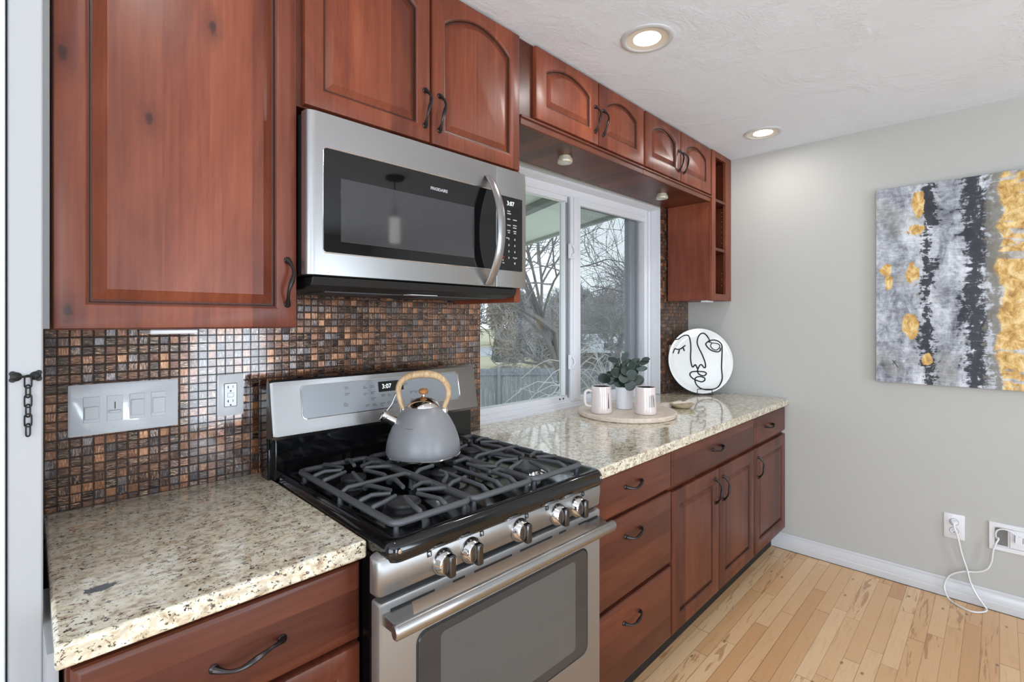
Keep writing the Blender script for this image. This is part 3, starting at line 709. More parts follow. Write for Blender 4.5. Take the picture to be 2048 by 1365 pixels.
# knobs
for kx in (0.161, 0.241, 0.404, 0.554, 0.640):
    mb = MB(); kz = 0.846
    mb.lathe([(0.030, 0.0), (0.030, -0.006), (0.027, -0.010), (0.0245, -0.020), (0.022, -0.023), (0.010, -0.0235)], (kx, -0.005, kz), 32, 'y')
    k = mb.build('knob', 'chrome', RG, smooth=45)
    mb = MB(); mb.box(kx-0.0090, kx+0.0090, -0.044, -0.026, kz-0.0245, kz+0.0245); mb.build('knob_grip', 'knob_grip', k, bevel=0.004)
mb = MB()
for kx in (0.161, 0.241, 0.404, 0.554, 0.640):
    mb.box(kx-.0008, kx+.0008, -0.0066, -0.0050, 0.880, 0.889)
for kx, dx in ((0.118, -0.006), (0.270, 0), (0.425, 0), (0.505, 0), (0.664, 0)):
    for (a, b, c, d) in ((0, .011, .0, .001), (0, .011, .010, .011), (0, .001, 0, .011), (.010, .011, 0, .011)): mb.box(kx+a, kx+b, -0.0070, -0.0050, 0.868+c, 0.868+d)
    mb.box(kx+.002, kx+.005, -0.0070, -0.0050, 0.870, 0.873)
mb.build('burner_marks', 'print_dark', RG)

# oven door
OD = MB()
dx0, dx1, dz0, dz1 = 0.004, 0.763, 0.215, 0.806
OD.loops([[(x, 0.030, z) for x, z in rrect(dx0, dx1, dz0, dz1, 0.006)], [(x, 0.006, z) for x, z in rrect(dx0, dx1, dz0, dz1, 0.006)], [(x, 0.001, z) for x, z in rrect(dx0+.002, dx1-.002, dz0+.002, dz1-.002, 0.006)],
          [(x, 0.0, z) for x, z in rrect(dx0+.006, dx1-.006, dz0+.006, dz1-.006, 0.006)]])
OD = OD.build('oven_door', 'steel_range', RG, smooth=30)
mb = MB(); mb.loops([[(x, -0.0005, z) for x, z in rrect(0.097, 0.694, 0.395, 0.706, 0.022)], [(x, -0.003, z) for x, z in rrect(0.099, 0.692, 0.397, 0.704, 0.020)]]); mb.build('door_window', 'oven_glass', OD, smooth=30)
mb = MB(); mb.loops([[(x, -0.0031, z) for x, z in rrect(0.156, 0.637, 0.425, 0.686, 0.012)], [(x, -0.0036, z) for x, z in rrect(0.156, 0.637, 0.425, 0.686, 0.012)]]); mb.build('window_mesh', 'oven_mesh', OD, smooth=0)
mb = MB()
fr = rrect(0.0955, 0.6955, 0.3935, 0.7075, 0.023); mb.tube([(x, -0.001, z) for x, z in fr], 0.0022, 6, closed=True); mb.build('window_seal', 'slot', OD)
for a, b in ((0.030, 0.142), (0.192, 0.228), (0.256, 0.382), (0.411, 0.538), (0.567, 0.598), (0.654, 0.748)):
    mb = MB(); mb.loops([[(x, -0.0002, z) for x, z in rrect(a, b, 0.7835, 0.7885, 0.0024, 3)], [(x, -0.0010, z) for x, z in rrect(a, b, 0.7835, 0.7885, 0.0024, 3)]]); mb.build('vent_slot', 'slot', OD, smooth=0)
hz = 0.772
mb = MB()
P = [(0.010, -0.055, hz), (0.752, -0.055, hz)]
# flattened tube handle
ls = []
for x, k in ((0.006, 0.75), (0.010, 1.0), (0.20, 1.0), (0.55, 1.0), (0.750, 1.0), (0.756, 0.8)):
    ls.append([(x, -0.055+math.cos(a)*0.0125*k, hz+math.sin(a)*0.0165*k) for a in [2*PI*j/20 for j in range(20)]])
mb.loops(ls)
for a, b in ((0.012, 0.070), (0.690, 0.748)):
    mb.loops([[(a, 0.0, hz-.010), (b+.012, 0.0, hz-.010), (b+.012, 0.0, hz+.012), (a, 0.0, hz+.012)], [(a, -0.050, hz-.008), (b-.014, -0.050, hz-.008), (b-.014, -0.050, hz+.010), (a, -0.050, hz+.010)]])
mb.build('oven_handle', 'steel', OD, smooth=40)
box('warming_drawer', 'steel_range', (0.004, 0.763, 0.0, 0.030, 0.075, 0.205), RG, 0.003)

# backguard
mb = MB()
mb.box(-0.002, 0.762, 0.640, 0.700, 0.90, 1.035); mb.box(0.010, 0.757, 0.618, 0.645, 0.915, 1.042)
mb.box(-0.004, 0.764, 0.640, 0.712, 1.0, 1.185); mb.build('backguard_riser', 'enamel', RG, bevel=0.005)
prof = [(0.640, 1.205), (0.628, 1.212), (0.618, 1.206), (0.592, 1.065), (0.588, 1.050), (0.594, 1.040), (0.640, 1.036)]
mb = MB()
def bgp(x, k): return [(x, y+(k if y < 0.635 else 0), z+(-k*0.6 if z > 1.1 else k*0.6)) for y, z in prof]
mb.loops([bgp(-0.006, 0.012), bgp(-0.003, 0.004), bgp(0.006, 0), bgp(0.760, 0), bgp(0.768, 0.004), bgp(0.771, 0.012)])
BG = mb.build('backguard', 'steel_guard', RG, smooth=40)
sl = (0.618-0.592)/(1.206-1.065)
def onbg(pts, lift): return [(x, 0.592+(z-1.065)*sl-lift, z) for x, z in pts]
mb = MB(); pl = rrect(0.085, 0.680, 1.092, 1.188, 0.012); mb.loops([onbg(pl, 0.0), onbg(pl, 0.0015)]); mb.build('control_overlay', 'panel_gray', BG, smooth=0)
mb = MB(); mb.tube(onbg(rrect(0.083, 0.682, 1.090, 1.190, 0.013), 0.0012), 0.0014, 6, closed=True); mb.build('overlay_rim', 'chrome', BG)
mb = MB(); pl = rrect(0.341, 0.438, 1.146, 1.180, 0.001, 1); mb.loops([onbg(pl, 0.0014), onbg(pl, 0.0024)]); mb.build('display', 'blackglass', BG, smooth=0)
RT = Matrix.Rotation(PI/2-math.atan(sl)*1.0, 3, 'X')
RT = Matrix.Rotation(PI/2 + math.atan(sl)*-1.0, 3, 'X')
def bgt(name, body, size, x, z, mat='print_dark'):
    return text(name, body, size, mat, BG, (x, 0.592+(z-1.065)*sl-0.0027, z), RT, 0.0002)
bgt('clock_digits', '3:07', 0.021, 0.372, 1.163, 'digit')
mb = MB(); rnd = random.Random(4)
def dash(x, z, w, h=0.0016):
    q = onbg([(x, z), (x+w, z), (x+w, z+h), (x, z+h)], 0.0016); q2 = onbg([(x, z), (x+w, z), (x+w, z+h), (x, z+h)], 0.0021); mb.loops([q, q2])
for gx, gz, rows in ((0.222, 1.172, 2), (0.222, 1.152, 2), (0.215, 1.122, 3), (0.286, 1.168, 2), (0.312, 1.168, 2), (0.286, 1.146, 2), (0.312, 1.148, 2), (0.312, 1.128, 2), (0.290, 1.108, 2), (0.316, 1.108, 2),
                     (0.350, 1.135, 2), (0.374, 1.135, 2), (0.398, 1.135, 2), (0.345, 1.108, 3), (0.370, 1.108, 2), (0.394, 1.108, 2), (0.418, 1.108, 2), (0.44, 1.165, 2), (0.462, 1.135, 2), (0.482, 1.135, 2), (0.502, 1.135, 2), (0.462, 1.108, 2), (0.502, 1.110, 2)):
    for r in range(rows):
        x = gx
        for q in range(rnd.choice((2, 3))):
            w = rnd.uniform(0.002, 0.006); dash(x, gz-r*0.0045, w); x += w+0.0015
mb.build('control_lettering', 'print_dark', BG, smooth=0)

# ------------------------------------------------------------------ microwave
MW = thing('microwave', 'stainless over-the-range microwave with black glass door and curved handle', 'microwave', (0.907, 1.4, 1.48))
mb = MB(); mb.box(0.519, 1.296, 1.232, 1.590, 1.502, 1.905); mb.build('microwave_body', 'black_matte', MW, bevel=0.003)
mb = MB(); mb.prism([(1.225, 1.4995), (1.235, 1.476), (1.285, 1.468), (1.57, 1.468), (1.585, 1.4995)], 'x', 0.540, 1.278)
bp = mb.build('bottom_pan', 'black_matte', MW, bevel=0.003)
for k in range(2):
    mb = MB(); xx = 0.62 if k == 0 else 0.98
    for i in range(16): mb.box(xx+i*0.014, xx+i*0.014+0.006, 1.32, 1.47, 1.4655, 1.4675)
    mb.box(xx-.01, xx+.235, 1.31, 1.32, 1.4655, 1.4678); mb.build('grease_filter', 'iron', MW, smooth=0)
box('cooktop_lamp', plain('frosted_lamp_lens', rgb(215, 215, 215), 0.2), (0.86, 0.96, 1.27, 1.31, 1.4655, 1.4675), MW, 0.0)
# door (steel frame) with rounded left edge, control side
def facepl(x0, x1, z0, z1, roundl, roundr, name):
    mb = MB(); cols = []
    xs = [x0] + [x0+roundl*(1-math.cos(a)) for a in (0.35, 0.7, 1.05, PI/2)] + [x1-roundr*(1-math.cos(a)) for a in (PI/2, 1.05, .7, .35)] + [x1]
    ys = [1.232] + [1.2+roundl*0.9*(1-math.sin(a)) for a in (0.35, 0.7, 1.05, PI/2)] + [1.2+roundr*0.9*(1-math.sin(a)) for a in (PI/2, 1.05, .7, .35)] + [1.232]
    pts = list(zip(xs, ys))
    mb.loops([[(x, y, z0) for x, y in pts], [(x, y, z1) for x, y in pts]]); return mb.build(name, 'steel', MW, smooth=50)
DR = facepl(0.515, 1.1500, 1.502, 1.905, 0.022, 0.002, 'microwave_door')
CP = facepl(1.1520, 1.2995, 1.502, 1.905, 0.002, 0.008, 'control_side')
def gl(x0, x1, z0, z1, r, y, name, mat, par, th=0.0015):
    mb = MB(); pl = rrect(x0, x1, z0, z1, r, 4) if r else [(x0, z0), (x1, z0), (x1, z1), (x0, z1)]
    mb.loops([[(x, y, z) for x, z in pl], [(x, y-th, z) for x, z in pl]]); return mb.build(name, mat, par, smooth=0)
gl(0.557, 1.149, 1.559, 1.819, 0.008, 1.1995, 'door_glass', 'blackglass', DR)
gl(0.601, 1.052, 1.588, 1.750, 0, 1.1980, 'door_mesh', 'mw_mesh', DR, 0.0004)
gl(1.153, 1.275, 1.559, 1.811, 0.004, 1.1995, 'control_glass', 'blackglass', CP)
mb = MB(); mb.tube([(x, 1.199, z) for x, z in rrect(0.555, 1.150, 1.557, 1.821, 0.009)], 0.0013, 6, closed=True); mb.build('glass_rim', 'chrome', DR)
text('brand_lettering', 'FRIGIDAIRE', 0.0125, 'print_white', DR, (0.912, 1.1975, 1.779), FACE_MY, 0.0002, 1.0, bold=0.0003)
text('clock_digits', '3:07', 0.021, 'digit', CP, (1.216, 1.1975, 1.788), FACE_MY, 0.0002)
mb = MB(); rnd = random.Random(2)
def md(x, z, w, h=0.0035): mb.box(x, x+w, 1.1972, 1.1980, z, z+h)
for (x, z, w) in ((1.200, 1.760, .014), (1.200, 1.752, .018), (1.200, 1.733, .014), (1.228, 1.733, .019), (1.200, 1.712, .016), (1.228, 1.714, .018), (1.228, 1.706, .017), (1.200, 1.694, .014), (1.203, 1.687, .010), (1.230, 1.694, .014), (1.232, 1.687, .011),
                  (1.228, 1.603, .020), (1.195, 1.668, .010)):
    md(x, z, w)
for r in range(4):
    for x in (1.206, 1.235):
        md(x, 1.664-r*0.0215, 0.004, 0.007)
md(1.176, 1.582, .010, .003); md(1.234, 1.582, .006, .007); md(1.178, 1.590, .004, .005)
mb.build('keypad_print', 'print_white', CP, smooth=0)
mb = MB(); md(1.172, 1.603, .014, .004); md(1.174, 1.597, .011, .003); mb.build('cancel_print', 'print_red', CP, smooth=0)
# curved handle
mb = MB(); ls = []
for i in range(25):
    t = -1+2*i/24; z = 1.684+t*0.178; y = 1.196-0.060*(1-abs(t)**2.2)
    dy = -0.060*(-2.2*abs(t)**1.2*(1 if t > 0 else -1)); th = 0.007+0.003*abs(t)
    nrm = Vector((0, -0.178, -(-dy))).normalized() if False else Vector((0, -1, 0))
    w = 0.0165-0.002*abs(t)**3
    xc = 1.112
    prof = [(-w, 0.0), (-w*0.9, -th*0.55), (-w*0.45, -th*0.95), (0, -th*1.05), (w*0.45, -th*0.95), (w*0.9, -th*0.55), (w, 0.0), (w*0.9, th*0.35), (0, th*0.5), (-w*0.9, th*0.35)]
    ls.append([(xc+a, y+b, z) for a, b in prof])
mb.loops(ls); mb.build('door_handle', 'steel', DR, smooth=40)

# ------------------------------------------------------------------ kettle
vd = math.atan2(-0.7145, 0.6997)
FK = Matrix.Translation((0.934, 1.308, 0.9655)) @ Matrix.Rotation(vd, 4, 'Z')
KT = thing('kettle', 'matte gray whistling kettle with wooden handle on the range', 'kettle', (0, 0, 0), FK)
mb = MB()
mb.lathe([(0.100, 0.0), (0.111, 0.001), (0.1155, 0.006), (0.1165, 0.018), (0.114, 0.040), (0.108, 0.062), (0.099, 0.085), (0.087, 0.108), (0.073, 0.130), (0.060, 0.145), (0.052, 0.151), (0.050, 0.150)], (0, 0, 0), 64)
KB = mb.build('kettle_body', 'kettle', KT, smooth=60)
mb = MB(); rnd = random.Random(6)
for q in range(9):
    a = -0.42+q*0.030; mb.tube([(math.sin(a)*0.0938, -math.cos(a)*0.0938, 0.0965), (math.sin(a+.018)*0.0938, -math.cos(a+.018)*0.0938, 0.0965+rnd.uniform(-.0015, .002))], 0.0006, 4)
mb.build('maker_print', 'print_dark', KB)
mb = MB(); mb.lathe([(0.1115, -0.001), (0.1160, 0.0), (0.1162, 0.003), (0.115, 0.004)], (0, 0, 0), 64); mb.build('base_ring', 'chrome', KT)
mb = MB(); mb.lathe([(0.051, 0.150), (0.0505, 0.153), (0.047, 0.160), (0.038, 0.169), (0.024, 0.176), (0.008, 0.179), (0.005, 0.184), (0.0055, 0.190), (0.007, 0.192)], (0, 0, 0), 48)
LD = mb.build('lid', 'chrome', KT, smooth=50)
mb = MB(); mb.lathe([(0.006, 0.188), (0.012, 0.190), (0.0155, 0.196), (0.0155, 0.200), (0.012, 0.205), (0.004, 0.2075)], (0, 0, 0), 24); mb.build('lid_knob', 'knob_wood', LD, smooth=60)
# spout and whistle cap, leaning out to the left
mb = MB(); a = Vector((-0.070, -0.01, 0.094)); b = Vector((-0.116, -0.022, 0.122)); d = (b-a)
mb.tube([a, a+d*0.3, a+d*0.85, b, b+d*0.02], [0.0175, 0.0165, 0.0155, 0.017, 0.015], 20); SP = mb.build('spout', 'chrome', KT, smooth=40)
mb = MB(); e = d.normalized(); mb.tube([b, b+e*0.004, b+e*0.010, b+e*0.014], [0.0165, 0.018, 0.0175, 0.009], 20)
mb.tube([b+e*0.003+Vector((0, -0.014, 0.012)), b+e*0.012+Vector((0, -0.012, 0.006)), b+e*0.014+Vector((0, -0.01, -0.008))], 0.003, 8)
mb.tube([b+Vector((0.002, 0, 0.014)), (-0.098, -0.01, 0.158), (-0.086, -0.004, 0.190), (-0.083, 0, 0.196)], 0.0016, 6); mb.build('whistle_cap', 'chrome', SP, smooth=40)
# wooden arch handle
P = [(-0.060, 0, 0.128), (-0.068, 0, 0.150), (-0.077, 0, 0.178), (-0.080, 0, 0.205), (-0.071, 0, 0.228), (-0.052, 0, 0.243), (-0.026, 0, 0.250), (0.0, 0, 0.2525), (0.026, 0, 0.251), (0.050, 0, 0.243), (0.068, 0, 0.228), (0.078, 0, 0.207), (0.079, 0, 0.184), (0.072, 0, 0.164), (0.066, 0, 0.146)]
def smoothpath(P, k=4):
    out = []; P = [Vector(p) for p in P]
    for i in range(len(P)-1):
        p0, p1, p2, p3 = P[max(i-1, 0)], P[i], P[i+1], P[min(i+2, len(P)-1)]
        for j in range(k):
            t = j/k; out.append(0.5*((2*p1)+(-p0+p2)*t+(2*p0-5*p1+4*p2-p3)*t*t+(-p0+3*p1-3*p2+p3)*t**3))
    out.append(P[-1]); return out
Q = smoothpath(P); n = len(Q)
R = [0.0085+0.0025*math.sin(PI*i/(n-1))+0.0028*math.exp(-((i/(n-1)-0.5)/0.16)**2) for i in range(n)]
mb = MB(); mb.tube(Q, R, 16, flat=0.9); mb.build('handle', 'kettle_wood', KT, smooth=60)
for x in (-0.062, 0.065):
    mb = MB(); mb.lathe([(0.0125, -0.006), (0.0125, 0.006)], (x, 0, 0.138), 16); mb.build('handle_bracket', 'chrome', KT)

# ------------------------------------------------------------------ cutting board, mugs, plant
CBX, CBY, CBR = 2.209, 1.350, 0.243
mb = MB(); mb.lathe([(CBR-.004, 0.9145), (CBR, 0.918), (CBR, 0.935), (CBR-.003, 0.938), (CBR*0.5, 0.9383)], (CBX, CBY, 0), 80)
hv = Vector((0.62, -0.52, 0)).normalized(); 
hv = Vector((0.92, -0.12, 0)).normalized(); pv = Vector((-hv.y, hv.x, 0))
c0 = Vector((CBX, CBY, 0))
pts = [c0+hv*(CBR-.02)+pv*0.035, c0+hv*(CBR+.05)+pv*0.02, c0+hv*(CBR+.11)+pv*0.024, c0+hv*(CBR+.125), c0+hv*(CBR+.11)-pv*0.024, c0+hv*(CBR+.05)-pv*0.02, c0+hv*(CBR-.02)-pv*0.035]
mb.prism([(p.x, p.y) for p in pts], 'z', 0.9145, 0.9375)
tag(mb.build('serving_board', 'board', None, None, (CBX, CBY, 0.9145), bevel=0.002), 'round pale wood serving board under the mugs and plant', 'cutting board')

def mug(loc, yaw, label, textbody):
    F = Matrix.Translation(loc) @ Matrix.Rotation(yaw, 4, 'Z')
    t = thing('mug', label, 'mug', (0, 0, 0), F, 'blush mugs on the serving board')
    mb = MB(); mb.lathe([(0.046, 0.0), (0.0500, 0.002), (0.0515, 0.010), (0.0505, 0.030), (0.0470, 0.110), (0.0468, 0.128), (0.0462, 0.1305), (0.0440, 0.1305), (0.0430, 0.127)], (0, 0, 0), 48, cap1=False)
    b = mb.build('mug_body', 'ceramic_pink', t, smooth=60)
    mb = MB(); mb.lathe([(0.0432, 0.1285), (0.0425, 0.118), (0.0425, 0.06), (0.038, 0.055), (0.003, 0.054)], (0, 0, 0), 40, cap0=False); mb.build('mug_inside', 'ceramic_dark', t, smooth=60)
    mb = MB(); mb.tube(smoothpath([(-0.046, 0, 0.104), (-0.062, 0, 0.110), (-0.076, 0, 0.103), (-0.080, 0, 0.085), (-0.080, 0, 0.055), (-0.075, 0, 0.040), (-0.062, 0, 0.033), (-0.048, 0, 0.032)]), 0.0068, 12, flat=1.2, up=(0, 1, 0)); mb.build('mug_handle', 'ceramic_pink', t, smooth=60)
    return t, b
zb = 0.9387
t, b = mug((2.045, 1.392, zb), vd, 'blush ceramic mug with its handle towards the window and range, left of the potted plant', '')
mb = MB()
def onmug(ang, z, r=0.0500): return Vector((math.sin(ang)*r, -math.cos(ang)*r, z))
def mugline(pts, w=0.0008):
    mb.tube([onmug(a, z, 0.0507-0.00004*(z*1000-30) if z > .03 else 0.0512) for a, z in pts], w, 5)
for seg in (((0.58, .028), (0.58, .100)), ((0.50, .028), (0.66, .028)), ((0.52, .028), (0.58, .100), (0.64, .028)), ((0.54, .050), (0.62, .050)), ((0.55, .070), (0.61, .070))): mugline(seg)
mb.build('mug_motif', 'print_dark', b)
t, b = mug((2.170, 1.222, zb), vd+PI+0.85, 'blush ceramic mug lettered with tall thin capitals, right of the potted plant', '')
mb = MB(); a0 = PI-0.85
for k, seg in enumerate((((0, .038), (0, .095), (.13, .038), (.13, .095)), ((.21, .038), (.21, .095), (.34, .038), (.34, .095)), ((.42, .095), (.47, .038), (.52, .095), (.57, .038)), ((.52, .07), (.60, .07)))):
    mugline([(a0+a+0.10, z) for a, z in seg], 0.0009)
mb.build('mug_lettering', 'print_dark', b)

PT = thing('potted_plant', 'small dark green leafy plant in a white pot between the mugs', 'plant', (2.225, 1.372, zb))
o3 = Vector((2.225, 1.372, zb))
mb = MB(); mb.lathe([(0.037, zb), (0.040, zb+.002), (0.0445, zb+.095), (0.0465, zb+.100), (0.0465, zb+.112), (0.0435, zb+.113), (0.042, zb+.100), (0.01, zb+.098)], (o3.x, o3.y, 0), 40); mb.build('pot', 'ceramic_white', PT, smooth=50)
mb = MB(); mb.lathe([(0.041, zb+.098), (0.02, zb+.103), (0.001, zb+.104)], (o3.x, o3.y, 0), 20); mb.build('soil', plain('dark_soil', rgb(40, 32, 26), 0.9), PT)
leafm = N('waxy_dark_leaf'); _n = leafm.noise(leafm.obj(), 30, 3); leafm.set(col=leafm.mix(_n, rgb(14, 30, 24), rgb(38, 60, 50)), rough=0.35, coat=0.3, crough=0.2); M['leaf'] = leafm.m
rnd = random.Random(11); mb = MB(); ms = MB(); base = o3+Vector((0, 0, .10))
IR = Vector((0.6997, -0.7145, 0)); VD = Vector((0.7145, 0.6997, 0)); UP = Vector((0, 0, 1))
spec = [(-.092, .05, 0.025, .036, .030, -.2), (-.052, .148, .01, .03, .02, -.3), (-.045, .085, -.03, .036, .030, .2), (.0, .165, 0, .020, .034, -.7), (-.028, .132, .02, .014, .034, -.5), (.03, .118, -.02, .030, .026, .3),
        (.045, .135, .02, .036, .016, .5), (.080, .135, -.01, .040, .015, .35), (.060, .118, .03, .036, .015, .25), (.095, .150, .0, .032, .013, .5), (.045, .050, -.045, .036, .034, .1), (-.012, .060, -.05, .034, .036, -.1),
        (.0, .09, -.03, .036, .034, .0), (-.035, .035, -.04, .032, .032, .4), (.072, .105, -.02, .032, .014, .15), (.012, .025, -.05, .030, .030, 0), (-.06, .045, .03, .03, .03, .2), (.04, .08, .04, .035, .03, 0), (-.02, .10, .045, .035, .03, .2), (0.015, .128, .035, .03, .025, .4),
        (-.07, .075, -.01, .022, .018, -.4), (.02, .075, -.05, .03, .03, .3)]
for (lx, lz, ly, la, lb, rot) in spec:
    c = base+IR*lx*1.12+VD*ly+UP*lz*1.0
    nrm = (-VD*1.0+UP*rnd.uniform(0.1, 0.9)+IR*rnd.uniform(-.5, .5)).normalized()
    ax = (IR*math.cos(rot)+UP*math.sin(rot)); ax = (ax-nrm*ax.dot(nrm)).normalized(); bx = nrm.cross(ax)
    k = 14; rim = []; mid = []
    for i in range(k):
        a = 2*PI*i/k; r_ = 1+0.12*math.cos(a)
        rim.append(c+ax*math.cos(a)*la*r_*0.93+bx*math.sin(a)*lb*0.93-nrm*0.006*abs(math.sin(a))*-1)
        mid.append(c+ax*math.cos(a)*la*0.5+bx*math.sin(a)*lb*0.5+nrm*0.001)
    mb.loops([[p-nrm*0.0008 for p in rim], rim, mid, [c+(p-c)*0.02-nrm*0.002 for p in mid]])
    s0 = base+Vector((rnd.uniform(-.012, .012), rnd.uniform(-.012, .012), 0)); e0 = c-ax*la*0.9*(1 if lx > 0 else -1)
    ms.tube([s0, s0.lerp(e0, .5)+UP*0.012, e0], 0.0014, 5)
mb.build('foliage', 'leaf', PT, smooth=60); ms.build('stems', plain('plant_stem', rgb(70, 84, 56), 0.5), PT)

# small wooden dish beyond the board
mb = MB(); dc = (2.585, 1.235)
mb.lathe([(0.030, 0.9143), (0.045, 0.918), (0.066, 0.936), (0.068, 0.938), (0.064, 0.938), (0.042, 0.923), (0.003, 0.922)], (dc[0], dc[1], 0), 40)
DS = tag(mb.build('trinket_dish', palewood('ash_dish_wood', rgb(216, 204, 176), rgb(190, 174, 140)), None, None, (dc[0], dc[1], 0.9143), smooth=50), 'tiny pale wooden dish on the counter behind the serving board', 'dish')
mb = MB(); mb.tube([(dc[0]-.05, dc[1]+.03, 0.941), (dc[0]+.02, dc[1]-.01, 0.943), (dc[0]+.05, dc[1]-.03, 0.945)], [0.007, 0.004, 0.004], 8)
mb.tube([(dc[0]-.01, dc[1]+.035, 0.941), (dc[0]+.03, dc[1]+.02, 0.943)], [0.006, 0.005], 8)
tag(mb.build('wooden_scoop', 'board', None, None, (dc[0], dc[1], 0.94)), 'small wooden scoop lying across the tiny dish', 'scoop')

# ------------------------------------------------------------------ face plate on its stand
PR = 0.209
FPb = Matrix.Translation((3.132, 1.360, 0.9145)) @ Matrix.Rotation(vd+0.02, 4, 'Z')
tilt = Matrix.Rotation(math.radians(-9), 4, 'X')
FP = FPb @ tilt
FD = thing('decorative_plate', 'large round white plate with a black line-drawn face, leaning in the corner', 'plate', (0, 0, 0), FP)
mb = MB(); mb.lathe([(0.06, 0.014), (PR-.03, 0.010), (PR, -0.006), (PR+.001, -0.009), (PR-.002, -0.010), (PR-.028, 0.004), (PR-.05, 0.005), (0.003, 0.005)], (0, 0, PR+.008), 72, 'y')
PL = mb.build('plate', 'plate_white', FD, smooth=60)
def pc(px, py):
    x = (px-1172)/253*PR; z = (358-py)/282*PR; r = math.hypot(x, z)
    y = 0.0035 if r < PR-.05 else (0.0025 if r < PR-.028 else 0.0025-(r-(PR-.028))/.028*0.0115)
    return (x, y, z+PR+.008)
mb = MB()
def stroke(pts, w=0.0042, closed=False):
    q = smoothpath([pc(*p) for p in pts], 5); q = [Vector((p.x, pc(p.x/PR*253+1172, 358-(p.z-PR-.008)/PR*282)[1], p.z)) for p in q]
    mb.tube(q, w, 6, flat=1.0)
stroke([(978, 172), (1005, 168), (1030, 148), (1058, 133), (1085, 133), (1098, 150), (1105, 200), (1104, 260), (1098, 330), (1101, 385), (1110, 412), (1122, 402), (1132, 392), (1140, 405), (1150, 428), (1160, 410), (1172, 392), (1185, 395), (1200, 418), (1212, 410), (1210, 370), (1190, 300), (1170, 250), (1158, 200), (1168, 150), (1190, 120), (1212, 115), (1232, 130), (1248, 155), (1262, 190)])
stroke([(1224, 208), (1250, 185), (1290, 175), (1325, 185), (1350, 215), (1352, 260), (1346, 330), (1338, 420), (1338, 500), (1325, 545), (1290, 590), (1230, 610), (1170, 600), (1135, 570), (1122, 530), (1130, 505), (1160, 495), (1195, 505), (1200, 525), (1175, 540), (1140, 530), (1105, 510), (1085, 480), (1100, 455), (1150, 450), (1200, 455), (1215, 470), (1195, 488), (1165, 480), (1148, 460), (1150, 430)])
stroke([(1224, 208), (1235, 235), (1265, 265), (1310, 280), (1335, 270), (1340, 245)]); stroke([(1240, 190), (1275, 200), (1325, 210), (1335, 235), (1310, 262), (1280, 255), (1262, 225), (1275, 205)], 0.0030)
stroke([(976, 250), (1000, 258), (1025, 252), (1050, 232), (1062, 222)]); stroke([(976, 252), (968, 270), (960, 292)]); stroke([(1014, 256), (1010, 275), (1003, 296)]); stroke([(1042, 240), (1048, 255), (1052, 272)])
mb.build('face_drawing', 'ink', PL, smooth=60)
ST = thing('plate_stand', 'thin black wire easel holding the face plate', 'stand', (0, -0.02, 0), FPb)
mb = MB()
for s in (-1, 1):
    mb.tube([(s*0.045, -0.034, 0.040), (s*0.050, -0.040, 0.004), (s*0.050, -0.010, 0.003), (s*0.050, 0.085, 0.004), (s*0.040, 0.046, 0.170)], 0.0022, 6)
mb.tube([(-0.045, -0.034, 0.040), (0.045, -0.034, 0.040)], 0.0022, 6); mb.tube([(-0.05, -0.038, 0.005), (0.05, -0.038, 0.005)], 0.0022, 6)
mb.tube([(-.04, 0.046, .17), (.04, 0.046, .17)], 0.0022, 6)
mb.tube([(-0.05, -0.02, 0.004), (-0.062, -0.03, 0.012), (-0.066, -0.04, 0.006)], 0.0022, 6)
mb.build('wire_frame', 'black_iron', ST)

# ------------------------------------------------------------------ wall plates
SW = thing('dimmer_switch_plate', 'wide gray-white four-gang dimmer switch plate on the mosaic', 'light switch', (0.229, -0.009, 1.16), FW)
mb = MB(); mb.loops([[(x, -0.0085, z) for x, z in rrect(0.113, 0.344, 1.095, 1.225, 0.003, 2)], [(x, -0.012, z) for x, z in rrect(0.113, 0.344, 1.095, 1.225, 0.003, 2)], [(x, -0.0145, z) for x, z in rrect(0.117, 0.340, 1.099, 1.221, 0.003, 2)]])
mb.build('switch_plate', 'plate_plastic', SW, smooth=40)
for i, xc in enumerate((0.158, 0.205, 0.252, 0.299)):
    mb = MB(); mb.box(xc-.0165, xc+.0165, -0.0165, -0.0144, 1.127, 1.193)
    g = mb.build('dimmer', 'plate_plastic', SW, bevel=0.001)
    mb = MB()
    if i == 1: mb.box(xc-.001, xc+.001, -0.0170, -0.0164, 1.158, 1.176); mb.build('slider_slot', 'slot', g); mb = MB(); mb.box(xc-.013, xc+.013, -0.024, -0.0164, 1.148, 1.155); mb.build('slider', 'plate_plastic', g, bevel=0.002)
    else: mb.box(xc-.014, xc+.014, -0.022, -0.0164, 1.136, 1.168 if i == 0 else 1.178); mb.build('slider', 'plate_plastic', g, bevel=0.0015)
    for zz in (1.108, 1.212):
        mb = MB(); mb.lathe([(0.003, -0.0140), (0.0028, -0.0155)], (xc, 0, zz), 12, 'y'); mb.build('plate_screw', 'plate_plastic', SW)
